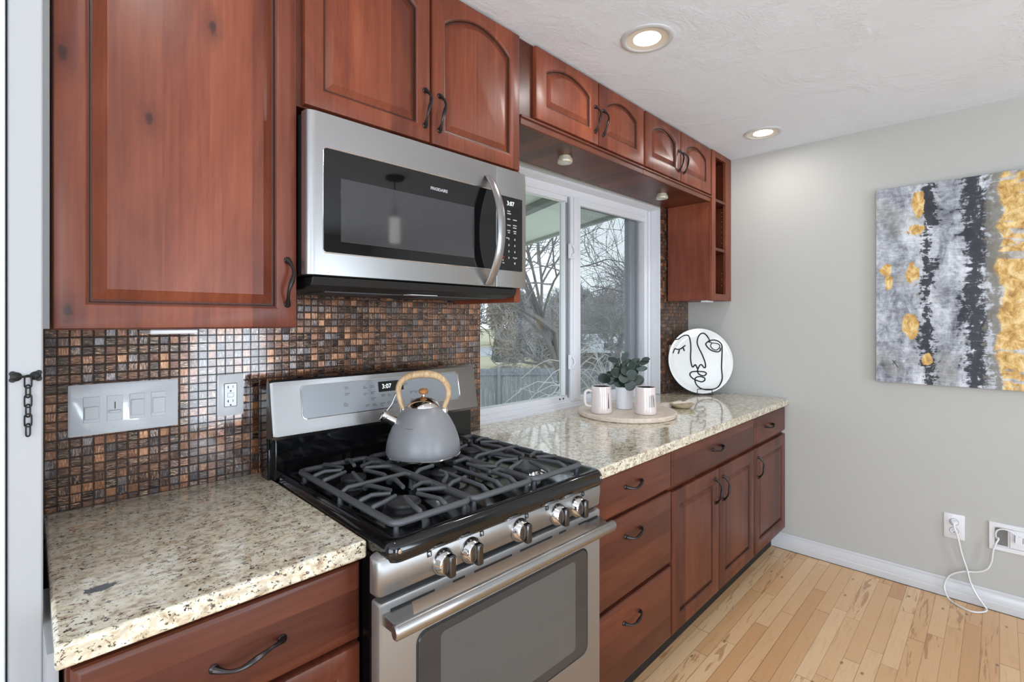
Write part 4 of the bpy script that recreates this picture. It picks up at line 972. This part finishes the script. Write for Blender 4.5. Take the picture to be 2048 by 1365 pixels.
def gfci(x0, x1, z0, z1, lab, F):
    t = thing('outlet', lab, 'outlet', ((x0+x1)/2, -0.009, (z0+z1)/2), F)
    mb = MB(); mb.loops([[(x, -0.0085, z) for x, z in rrect(x0, x1, z0, z1, 0.003, 2)], [(x, -0.012, z) for x, z in rrect(x0, x1, z0, z1, 0.003, 2)], [(x, -0.0135, z) for x, z in rrect(x0+.003, x1-.003, z0+.003, z1-.003, 0.003, 2)]]); mb.build('outlet_plate', 'white_plastic', t, smooth=40)
    xc, zc = (x0+x1)/2, (z0+z1)/2
    r = box('receptacle', 'white_plastic', (xc-.0165, xc+.0165, -0.0150, -0.0134, zc-.034, zc+.034), t, 0.001)
    mb = MB(); mb.tube([(x, -0.0136, z) for x, z in rrect(xc-.0172, xc+.0172, zc-.0347, zc+.0347, 0.001, 1)], 0.0006, 4, closed=True)
    for dz in (0.021, -0.021):
        mb.box(xc-.0075, xc-.0055, -.0153, -.0149, zc+dz-.001, zc+dz+.007); mb.box(xc-.0095, xc-.0055, -.0153, -.0149, zc+dz+.002, zc+dz+.0035); mb.box(xc+.0055, xc+.007, -.0153, -.0149, zc+dz, zc+dz+.007); mb.lathe([(0.0024, -.0149), (.0024, -.0153)], (xc, 0, zc+dz-.009), 10, 'y')
    mb.tube([(x, -0.0150, z) for x, z in rrect(xc-.008, xc+.008, zc-.006, zc+.006, 0.001, 1)], 0.0004, 4, closed=True)
    mb.build('outlet_slots', 'slot', r)
    return t
gfci(0.441, 0.512, 1.104, 1.227, 'white double outlet on the mosaic just left of the range', FW)
gfci(3.075, 3.145, 1.105, 1.228, 'white outlet on the far mosaic strip, mostly hidden behind the face plate', FW)

# outlet on the end wall with plug and charger cord
def wallbox(P): return [(XE-a, b, c) for a, b, c in P]
OT = thing('outlet', 'white duplex outlet low on the end wall with a plug in its top socket', 'outlet', (XE, 0.163, 0.357))
mb = MB(); yl = rrect(0.1235, 0.203, 0.297, 0.420, 0.004, 2)
mb.loops([[(XE-.0003, y, z) for y, z in yl], [(XE-.004, y, z) for y, z in yl], [(XE-.006, y+(0.002 if y < .16 else -.002), z+(.002 if z < .35 else -.002)) for y, z in yl]]); mb.build('outlet_plate', 'white_plastic', OT, smooth=40)
mb = MB(); 
for zc in (0.337, 0.381): mb.lathe([(0.0165, XE-.006), (0.0165, XE-.0075)], (0, 0.163, zc), 24, 'x')
rc = mb.build('receptacle', 'white_plastic', OT)
mb = MB()
for zc in (0.337,):
    mb.box(XE-.0079, XE-.0074, .168, .1695, zc, zc+.007); mb.box(XE-.0079, XE-.0074, .156, .158, zc, zc+.008); mb.lathe([(0.0025, XE-.0074), (0.0025, XE-.0079)], (0, .163, zc-.007), 10, 'x')
mb.tube([(XE-.0066, .163+.0172*math.cos(a), .381+.0172*math.sin(a)) for a in [2*PI*i/24 for i in range(24)]], 0.0006, 4, closed=True); mb.tube([(XE-.0066, .163+.0172*math.cos(a), .337+.0172*math.sin(a)) for a in [2*PI*i/24 for i in range(24)]], 0.0006, 4, closed=True)
mb.build('outlet_slots', 'slot', rc)
CP_ = smoothpath([(XE-.024, 0.163, .379), (3.296, 0.160, .362), (3.298, 0.152, 0.335), (3.300, 0.143, 0.294), (3.300, 0.132, 0.236), (3.300, 0.114, 0.169), (3.300, 0.100, 0.106), (3.298, 0.080, 0.060), (3.295, 0.060, 0.030), (3.288, 0.045, 0.010),
                  (3.270, 0.046, 0.006), (3.245, 0.060, 0.0055), (3.222, 0.085, 0.0055), (3.222, 0.115, 0.0055), (3.245, 0.150, 0.0055), (3.278, 0.180, 0.010), (3.300, 0.198, 0.045), (3.306, 0.193, 0.085), (3.306, 0.172, 0.122), (3.304, 0.130, 0.152),
                  (3.304, 0.080, 0.168), (3.304, 0.045, 0.192), (3.304, 0.028, 0.235), (3.303, 0.022, 0.290), (3.303, 0.012, 0.328), (3.311, 0.004, 0.347), (3.317, 0.006, 0.352)], 5)
mb = MB(); mb.tube(CP_, 0.0038, 8)
CD = tag(mb.build('power_cord', 'white_plastic', None, None, (3.28, 0.11, 0.005)), 'white power cord looping from the outlet to the floor and up into the cable box', 'cord')
mb = MB(); mb.loops([[(XE-.008, .163+a, .381+b) for a, b in ((-.012, -.010), (.012, -.010), (.012, .010), (-.012, .010))], [(XE-.018, .163+a, .381+b) for a, b in ((-.012, -.009), (.012, -.009), (.012, .009), (-.012, .009))], [(XE-.026, .163+a, .379+b) for a, b in ((-.006, -.008), (.006, -.008), (.006, .006), (-.006, .006))]])
mb.build('plug', 'white_plastic', CD, bevel=0.002)
# recessed cable box
CBX_ = thing('recessed_cable_box', 'white recessed power and cable box low on the end wall', 'outlet', (XE, -0.06, 0.356))
y0, y1, z0, z1 = -0.20, 0.038, 0.290, 0.421
mb = MB()
def yr(a, b, c, d, xx): return [(xx, a, c), (xx, b, c), (xx, b, d), (xx, a, d)]
mb.loops([yr(y0, y1, z0, z1, XE-.0003), yr(y0, y1, z0, z1, XE-.006), yr(y0+.003, y1-.003, z0+.003, z1-.003, XE-.009), yr(y0+.014, y1-.014, z0+.020, z1-.018, XE-.009), yr(y0+.016, y1-.016, z0+.022, z1-.020, XE-.0015)])
mb.build('box_frame', 'white_plastic', CBX_, smooth=30)
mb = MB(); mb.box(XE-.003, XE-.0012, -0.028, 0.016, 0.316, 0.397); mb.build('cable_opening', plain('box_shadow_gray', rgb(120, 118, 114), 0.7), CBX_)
mb = MB(); mb.box(XE-.006, XE-.0012, -0.095, -0.034, 0.313, 0.399); rcp = mb.build('receptacle', 'white_plastic', CBX_, bevel=0.002)
mb = MB()
for yy in (-0.052, -0.078): mb.box(XE-.0066, XE-.0058, yy-.001, yy+.001, 0.345, 0.372)
mb.tube([(XE-.008, 0.010+.02*math.cos(a)*.0, 0.3) for a in (0, 1)], 0.001, 4); mb.build('outlet_slots', 'slot', rcp)
mb = MB(); mb.tube(smoothpath([(3.324, 0.010, 0.345), (3.318, 0.014, 0.368), (3.316, 0.006, 0.390), (3.313, -0.016, 0.400), (3.312, -0.040, 0.395), (3.312, -0.056, 0.382), (3.316, -0.060, 0.366)]), 0.0036, 8)
mb.box(XE-.024, XE-.0065, -0.072, -0.052, 0.345, 0.378)
tag(mb.build('short_cord', 'white_plastic', None, None, (3.318, -0.02, 0.37)), 'short white plug and lead curling inside the recessed cable box', 'cord')

# painting
PA = thing('painting', 'large abstract canvas in grays, black streaks and gold leaf', 'painting', (XE, 0.0, 1.06))
mb = MB(); mb.box(3.3035, XE-.002, -0.46, 0.478, 1.060, 2.092); mb.build('canvas', 'canvas_side', PA, bevel=0.002)
mb = MB(); mb.box(3.3020, 3.3036, -0.459, 0.477, 1.061, 2.091)
_o = mb.build('painted_face', 'art', None, None, (0, 0, 0), smooth=0)
_o.parent = PA; _o.matrix_parent_inverse = PA.matrix_world.inverted()

mb = MB(); mb.tube([(3.3012, 0.408, 1.180), (3.3012, 0.398, 1.168), (3.3012, 0.388, 1.150), (3.3012, 0.382, 1.142)], 0.0013, 5); mb.tube([(3.3012, 0.404, 1.156), (3.3012, 0.398, 1.176), (3.3012, 0.391, 1.180), (3.3012, 0.394, 1.170), (3.3012, 0.385, 1.168)], 0.0010, 5)
mb.build('signature', 'ink', PA)
# door chain on the casing
DC = thing('door_chain', 'dark metal door chain hanging on the white casing', 'chain', (0.027, 1.149, 1.296))
mb = MB()
for xx, s in ((0.0145, 1), (0.0375, -1)):
    mb.lathe([(0.0075, 1.150), (0.0070, 1.1475), (0.004, 1.1455)], (xx, 0, 1.2955), 16, 'y')
    mb.lathe([(0.0045, 1.150), (0.004, 1.1470)], (xx-s*.004, 0, 1.3005), 10, 'y'); mb.lathe([(0.0045, 1.150), (0.004, 1.1470)], (xx-s*.004, 0, 1.2905), 10, 'y')
mb.tube([(0.016, 1.144, 1.2955), (0.036, 1.144, 1.2955)], 0.0018, 8); mb.build('chain_bracket', 'black_iron', DC)
z = 1.2965
for i in range(6):
    L_, w_ = 0.0105, 0.0042; zc = z-L_*0.92; rot = (i % 2 == 1)
    pts = []
    for j in range(20):
        a = 2*PI*j/20; px = math.cos(a)*w_*(0.75 if rot else 1); pz = (L_-w_)*(1 if math.sin(a) > 0 else -1)*(1 if abs(math.sin(a)) > 0.05 else 0)+math.sin(a)*w_
        pts.append((0.0285+px*(0.8 if rot else 1), 1.1445+(px*0.5 if rot else 0), zc+pz))
    mb = MB(); mb.tube(pts, 0.0012, 6, closed=True); mb.build('chain_link', 'black_iron', DC)
    z -= 0.0160

# ------------------------------------------------------------------ lights
def can(x, y, lab, power=10.0):
    t = thing('recessed_light', lab, 'ceiling light', (x, y, ZC), group='recessed ceiling lights')
    mb = MB(); mb.lathe([(0.096, ZC-.0005), (0.0955, ZC-.004), (0.090, ZC-.006), (0.078, ZC-.006), (0.074, ZC-.003)], (x, y, 0), 56, cap0=False, cap1=False); mb.build('trim_ring', 'trimpaint', t, smooth=50)
    mb = MB(); mb.lathe([(0.0745, ZC-.0035), (0.050, ZC-.0012)], (x, y, 0), 56, cap0=False, cap1=False); mb.build('baffle', plain('warm_white_baffle', rgb(236, 226, 208), 0.4), t)
    mb = MB(); mb.lathe([(0.050, ZC-.0013), (0.002, ZC-.0014)], (x, y, 0), 40, cap0=False); mb.build('diffuser', 'led_white', t)
    area('can_lamp', (x, y, ZC-0.012), (0, 0, 0), 0.10, 0.10, power, (1, 0.985, 0.96), 'DISK').parent = None
    return t
can(1.678, 0.939, 'lit round recessed ceiling light nearer the range, larger in view', 2.2)
can(2.974, 0.946, 'lit round recessed ceiling light near the end wall, smaller in view', 2.2)
for (x, y, q) in ((0.32, 0.55, 'over the left counter'), (-0.7, -1.4, 'at the back of the room')):  # unseen cans, added as fill light
    can(x, y, 'added round recessed fill light %s, out of view' % q, 2.4)
for (x, y, lab) in ((1.75, 1.383, 'round cream puck light under the bridge cabinet, nearer the microwave'), (2.657, 1.391, 'round cream puck light under the bridge cabinet, nearer the open shelves')):
    t = thing('puck_light', lab, 'cabinet light', (x, y, 2.12), group='puck lights under the bridge cabinets')
    mb = MB(); mb.lathe([(0.027, 2.1195), (0.027, 2.110), (0.033, 2.108), (0.034, 2.100), (0.034, 2.094), (0.031, 2.090), (0.024, 2.089)], (x, y, 0), 40); mb.build('housing', 'cream_metal', t, smooth=40)
    mb = MB(); mb.lathe([(0.025, 2.0895), (0.018, 2.0865), (0.004, 2.0855)], (x, y, 0), 32); mb.build('lens', 'puck_lens', t)
tag(box('under_cabinet_light', 'white_plastic', (0.22, 0.31, 1.30, 1.42, 1.358, 1.3685), None, 0.003, org=(0.265, 1.36, 1.3685)), 'slim white light bar under the large knotty cabinet', 'cabinet light')
tag(box('under_cabinet_light', 'white_plastic', (3.06, 3.16, 1.30, 1.34, 1.504, 1.5155), None, 0.003, org=(3.11, 1.32, 1.5155)), 'slim white light bar under the open shelf cabinet', 'cabinet light')
# pendant lamp seen only as a reflection in the microwave door
PD = thing('pendant_lamp', 'glass jar pendant lamp reflected in the microwave door', 'pendant lamp', (2.0, -0.76, ZC))
px, py = 2.0, -0.76
mb = MB(); mb.lathe([(0.066, ZC-.0005), (0.066, ZC-.018), (0.060, ZC-.024), (0.01, ZC-.026)], (px, py, 0), 32); mb.build('canopy', 'black_matte', PD)
mb = MB(); mb.tube([(px, py, ZC-.02), (px, py, 2.20)], 0.004, 6); mb.lathe([(0.012, 2.22), (0.018, 2.20), (0.018, 2.165), (0.030, 2.155)], (px, py, 0), 20); mb.build('lamp_cord', 'black_matte', PD)
mb = MB(); mb.lathe([(0.036, 2.140), (0.038, 2.130), (0.038, 1.962), (0.034, 1.958), (0.002, 1.957)], (px, py, 0), 28); mb.build('inner_shade', glow('frosted_lit_glass', (1, .95, .88, 1), 3.5), PD)
mb = MB(); mb.lathe([(0.030, 2.165), (0.050, 2.150), (0.058, 2.13), (0.058, 1.95)], (px, py, 0), 32, cap0=False, cap1=False); mb.build('outer_glass', 'glass', PD)

# ------------------------------------------------------------------ outdoors
GZ0 = -2.0
grass = N('winter_lawn'); _o = grass.obj(); grass.set(col=grass.mix(grass.noise(_o, 0.8, 6, 0.7), rgb(150, 146, 116), rgb(176, 172, 146)), rough=0.95); M['lawn'] = grass.m
M['asphalt'] = plain('gray_asphalt', rgb(158, 160, 164), 0.9)
M['soffit'] = plain('pale_green_gray_soffit', rgb(186, 194, 184), 0.7)
M['fence'] = palewood('weathered_gray_fence', rgb(140, 146, 152), rgb(104, 110, 118), (30, 30, 1.5))
M['bark'] = plain('gray_brown_bark', rgb(112, 108, 106), 0.9)
M['bark_pale'] = plain('pale_twig_bark', rgb(206, 202, 196), 0.85)
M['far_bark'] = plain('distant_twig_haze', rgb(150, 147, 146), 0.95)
def quad(name, mat, pts, th, label, cat):
    mb = MB(); mb.loops([[(x, y, z-th) for x, y, z in pts], pts]); return mb.build(name, mat, None, None, pts[0], smooth=0)
struct(quad('ground', 'lawn', [(-30, 3.2, GZ0), (160, 3.2, GZ0), (160, 160, GZ0), (-30, 160, GZ0)], 0.2, '', ''))
struct(quad('road', 'asphalt', [(20, 36, GZ0+.02), (90, 30, GZ0+.02), (100, 42, GZ0+.02), (20, 50, GZ0+.02)], 0.01, '', ''))
# porch roof overhang outside the window
mb = MB(); pts = [(0.5, 1.87), (3.44, 1.80), (4.95, 5.8), (0.5, 5.9)]; mb.prism(pts, 'z', 2.30, 2.42)
PRF = tag(mb.build('porch_roof', 'soffit', None, None, (1.5, 3.5, 2.30), smooth=0), 'pale green-gray porch roof overhang outside the window', 'roof')
mb = MB(); mb.loops([[(3.46, 1.85, 2.27), (3.50, 1.85, 2.27), (3.50, 1.85, 2.44), (3.46, 1.85, 2.44)], [(4.96, 5.82, 2.27), (5.0, 5.82, 2.27), (5.0, 5.82, 2.44), (4.96, 5.82, 2.44)]]); mb.build('fascia', plain('dark_fascia', rgb(150, 156, 150), 0.7), PRF)
mb = MB(); mb.loops([[(2.6, 1.9, 2.25), (2.68, 1.9, 2.25), (2.68, 1.9, 2.30), (2.6, 1.9, 2.30)], [(4.05, 5.8, 2.25), (4.15, 5.8, 2.25), (4.15, 5.8, 2.30), (4.05, 5.8, 2.30)]]); mb.build('roof_beam', plain('beam_gray', rgb(110, 116, 112), 0.7), PRF)
# fence
fdir = Vector((0.76, -0.65, 0)).normalized(); fo = Vector((9.3, 14.2, 0)); fn = Vector((fdir.y, -fdir.x, 0))
FN = thing('wooden_fence', 'weathered gray board fence across the yard', 'fence', (fo.x, fo.y, GZ0))
mb = MB(); rnd = random.Random(3)
def fbox(mb, a0, a1, n0, n1, z0, z1):
    q = lambda a, n: fo+fdir*a+fn*n
    l = [q(a0, n0), q(a1, n0), q(a1, n1), q(a0, n1)]; mb.loops([[(p.x, p.y, z0) for p in l], [(p.x, p.y, z1) for p in l]])
for i in range(110):
    a = i*0.15-1.0; fbox(mb, a+.004, a+.146, 0, 0.02, GZ0+.03, GZ0+1.78+rnd.uniform(-.015, .015))
mb.build('fence_boards', 'fence', FN, smooth=0)
mb = MB()
for z_ in (0.35, 1.55): fbox(mb, -1, 15.5, 0.021, 0.06, GZ0+z_, GZ0+z_+.09)
mb.build('fence_rail', 'fence', FN, smooth=0)
for a in (0.8, 3.2, 5.6, 8.0, 10.4, 12.8, 15.2):
    mb = MB(); fbox(mb, a-.05, a+.05, 0.06, 0.16, GZ0, GZ0+1.85); mb.build('fence_post', 'fence', FN, smooth=0)
# low deck ledge just outside
mb = MB(); mb.loops([[(2.8, 3.6, .42), (2.8, 3.6, .50), (2.95, 3.75, .50), (2.95, 3.75, .42)], [(6.4, 3.3, .42), (6.4, 3.3, .50), (6.5, 3.5, .50), (6.5, 3.5, .42)]])
DK = thing('deck_railing', 'pale weathered deck rail just outside the window', 'railing', (4.6, 3.5, GZ0))
mb.build('top_rail', plain('weathered_deck_wood', rgb(188, 178, 160), 0.85), DK, smooth=0)
mb = MB(); mb.box(2.9, 6.4, 3.42, 3.5, -0.3, 0.35); mb.build('rail_panel', plain('deck_panel_gray', rgb(126, 128, 130), 0.85), DK, smooth=0)
for x in (2.95, 4.65, 6.35): box('rail_post', plain('deck_post_gray', rgb(120, 120, 118), .85), (x-.05, x+.05, 3.50, 3.60, GZ0, 0.41), DK, 0)
# bare trees
def tree(name, base, h, seed, label, mat='bark', depth=5, spread=0.55, r0=0.12, lean=(0, 0, 0), n0=3, trunk=0.35, droop=0.0, sides=5, tw=0.004, cat='tree', wob=.12):
    rnd = random.Random(seed); mb = MB(); ms = MB()
    def grow(m, p, d, L, r, k):
        pts = [p]; rs = [r]; n = 4; q = p.copy(); dd = d.copy()
        for i in range(n):
            dd = (dd+Vector((rnd.uniform(-1, 1), rnd.uniform(-1, 1), rnd.uniform(-.6, .8)-droop*(5-k)*.25))*wob).normalized()
            q = q+dd*L/n; pts.append(q.copy()); rs.append(r*(1-0.35*(i+1)/n))
        m.tube(pts, rs, sides if k > 2 else 3 if k < 2 else 4)
        if k == 0: return
        nb = n0 if k > 2 else 3
        for j in range(nb):
            t = rnd.uniform(0.45, 1.0) if j else 1.0
            i = min(int(t*n), n-1); sp = pts[i].lerp(pts[i+1], t*n-i) if i < n else pts[n]
            ax = Vector((rnd.uniform(-1, 1), rnd.uniform(-1, 1), rnd.uniform(-1, 1))).normalized()
            nd = (dd*(1-spread*0.4)+ax*spread*rnd.uniform(.7, 1.3)+Vector((0, 0, 0.12-droop*0.35))).normalized()
            grow(ms, sp, nd, L*rnd.uniform(.62, .85), max(r*0.62*rnd.uniform(.8, 1.05), tw), k-1)
    b = Vector(base)
    t = thing(name, label, cat, base, group='bare trees outside')
    grow(mb, b, (Vector((0, 0, 1))+Vector(lean)).normalized(), h*trunk, r0, depth)
    mb.build('trunk', mat, t, smooth=60); ms.build('branches', mat, t, smooth=60)
    return t
tree('bare_tree', (7.6, 5.9, GZ0), 8.0, 12, 'large bare tree near the window with dark leaning branches', 'bark', 6, 0.60, 0.10, (0.0, 0.05, 0), 4, 0.40, tw=0.0035)
tree('bare_tree', (13.5, 7.2, GZ0), 8.5, 21, 'bare tree further out beyond the right pane', 'bark', 6, 0.66, 0.10, (-0.10, 0.0, 0), 3, 0.36, tw=0.006)
tree('bare_tree', (21, 25.5, GZ0), 7.0, 5, 'distant bare tree on the lawn mound seen low at left', 'bark', 6, 0.62, 0.28, (0, 0, 0), 4, 0.26, tw=0.02)
# pale arching shrub twigs crossing the right pane
rnd = random.Random(8); mb = MB(); b0 = Vector((7.3, 4.6, GZ0))
SH = thing('arching_shrub', 'pale arching bare shrub canes outside the right pane', 'shrub', b0)
for i in range(70):
    a = rnd.uniform(0, 2*PI); r_ = rnd.uniform(.8, 2.1); H_ = rnd.uniform(2.3, 3.6); pts = []
    s = b0+Vector((rnd.uniform(-.15, .15), rnd.uniform(-.15, .15), 0))
    for k in range(10):
        t = k/9; pts.append(s+Vector((math.cos(a)*r_*t**1.4+rnd.uniform(-.03, .03), math.sin(a)*r_*t**1.4+rnd.uniform(-.03, .03), H_*(1-(1-t)**2)*1.0-0.9*t**3)))
    mb.tube(pts, [0.011*(1-.6*k/9) for k in range(10)], 4)
    for q in range(3):
        k = rnd.randrange(4, 9); p = pts[k]; e = p+Vector((rnd.uniform(-.4, .4), rnd.uniform(-.4, .4), rnd.uniform(-.35, .3))); mb.tube([p, p.lerp(e, .5)+Vector((0, 0, .05)), e], [.004, .003, .002], 3)
mb.build('canes', 'bark_pale', SH, smooth=60)
rnd = random.Random(18); mb = MB(); b0 = Vector((6.3, 9.6, GZ0))
SH = thing('arching_shrub', 'pale twiggy bush in front of the fence at left', 'shrub', b0)
for i in range(60):
    a = rnd.uniform(0, 2*PI); r_ = rnd.uniform(.3, 1.1); H_ = rnd.uniform(1.2, 2.2); pts = []
    for k in range(7):
        t = k/6; pts.append(b0+Vector((math.cos(a)*r_*t**1.3, math.sin(a)*r_*t**1.3, H_*t)))
    mb.tube(pts, [0.011*(1-.7*k/6) for k in range(7)], 3)
mb.build('canes', 'bark_pale', SH, smooth=60)
# twiggy tree line in the distance
for i, (x, y, s, lab) in enumerate(((34, 50, 1, 'furthest left'), (46, 46, 2, 'second from the left'), (50, 36, 3, 'in the middle'), (58, 30, 4, 'fourth from the left'), (62, 22, 6, 'furthest right'), (40, 62, 9, 'behind the road'), (54, 54, 11, 'deepest of all'))):
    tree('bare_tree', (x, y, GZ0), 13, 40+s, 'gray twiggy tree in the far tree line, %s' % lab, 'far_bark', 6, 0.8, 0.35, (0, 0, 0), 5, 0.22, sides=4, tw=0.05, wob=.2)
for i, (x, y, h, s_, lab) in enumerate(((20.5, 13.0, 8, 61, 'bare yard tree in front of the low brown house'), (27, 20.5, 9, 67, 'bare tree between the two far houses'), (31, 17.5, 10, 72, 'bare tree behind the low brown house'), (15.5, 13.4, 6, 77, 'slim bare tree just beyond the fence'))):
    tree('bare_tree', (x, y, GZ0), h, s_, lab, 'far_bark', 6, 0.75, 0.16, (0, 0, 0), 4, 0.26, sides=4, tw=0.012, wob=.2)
# evergreens and hedge mounds
def blob(name, loc, r, h, seed, label, mat, cat='bush'):
    rnd = random.Random(seed); bm = bmesh.new(); bmesh.ops.create_icosphere(bm, subdivisions=4, radius=1.0)
    for v in bm.verts:
        n = v.co.normalized(); k = 1+rnd.uniform(-.10, .10)+0.12*math.sin(n.x*7+seed)*math.cos(n.y*6); v.co = Vector((n.x*r*k, n.y*r*k, max(n.z*h*k, -0.1*h)))
    m = MB(); m.bm.free(); m.bm = bm; bmesh.ops.translate(bm, verts=bm.verts, vec=Vector(loc))
    return tag(m.build(name, mat, None, None, loc, smooth=0), label, cat, 'evergreens on the lawn' if name == 'evergreen_bush' else None)
M['evergreen'] = plain('dark_evergreen', rgb(86, 92, 86), 0.95, bump=.5, bscale=6); M['mound'] = plain('dry_ground_cover', rgb(120, 122, 98), 0.95)
blob('evergreen_bush', (25.6, 26, GZ0+.6), 0.8, 1.9, 1, 'dark rounded evergreen right of the distant lawn tree', 'evergreen')
blob('evergreen_bush', (29.5, 25.2, GZ0+.6), 0.75, 2.1, 2, 'dark upright evergreen further right on the lawn', 'evergreen')
blob('ground_cover', (17.5, 21.2, GZ0), 3.0, 0.7, 3, 'low green-brown planted mound beyond the fence', 'mound', 'ground cover')
# far houses
def house(loc, yaw, L, D, H, wall, roof, lab):
    F = Matrix.Translation(loc) @ Matrix.Rotation(yaw, 4, 'Z'); t = thing('house', lab, 'house', (0, 0, 0), F, 'far houses')
    box('house_wall', wall, (-L/2, L/2, -D/2, D/2, 0, H), t, 0)
    mb = MB(); mb.prism([(-D/2-.5, H), (D/2+.5, H), (0, H+D*.15)], 'x', -L/2-.4, L/2+.4); mb.build('house_roof', roof, t, smooth=0)
    for x in (-L*.3, 0, L*.28):
        for s in (-1, 1): box('house_window', plain('dark_house_window', rgb(90, 96, 104), .3), (x-.6, x+.6, s*D/2-.05, s*D/2+.05, 1.1, 2.2), t, 0)
M['siding'] = plain('pale_siding', rgb(150, 148, 146), 0.8); M['roofing'] = plain('gray_brown_shingles', rgb(128, 122, 120), 0.9); M['snowroof'] = plain('pale_shed_roof', rgb(196, 200, 206), 0.8); M['brickhouse'] = plain('brown_siding', rgb(112, 104, 100), 0.9)
house((27, 14.5, GZ0), -0.9, 9, 6, 1.7, M['brickhouse'], M['snowroof'], 'low brown house with a pale roof behind the right pane')
house((38, 27.5, GZ0), -0.8, 10, 7, 2.6, M['siding'], M['roofing'], 'pale house with a gray roof far beyond the fence')
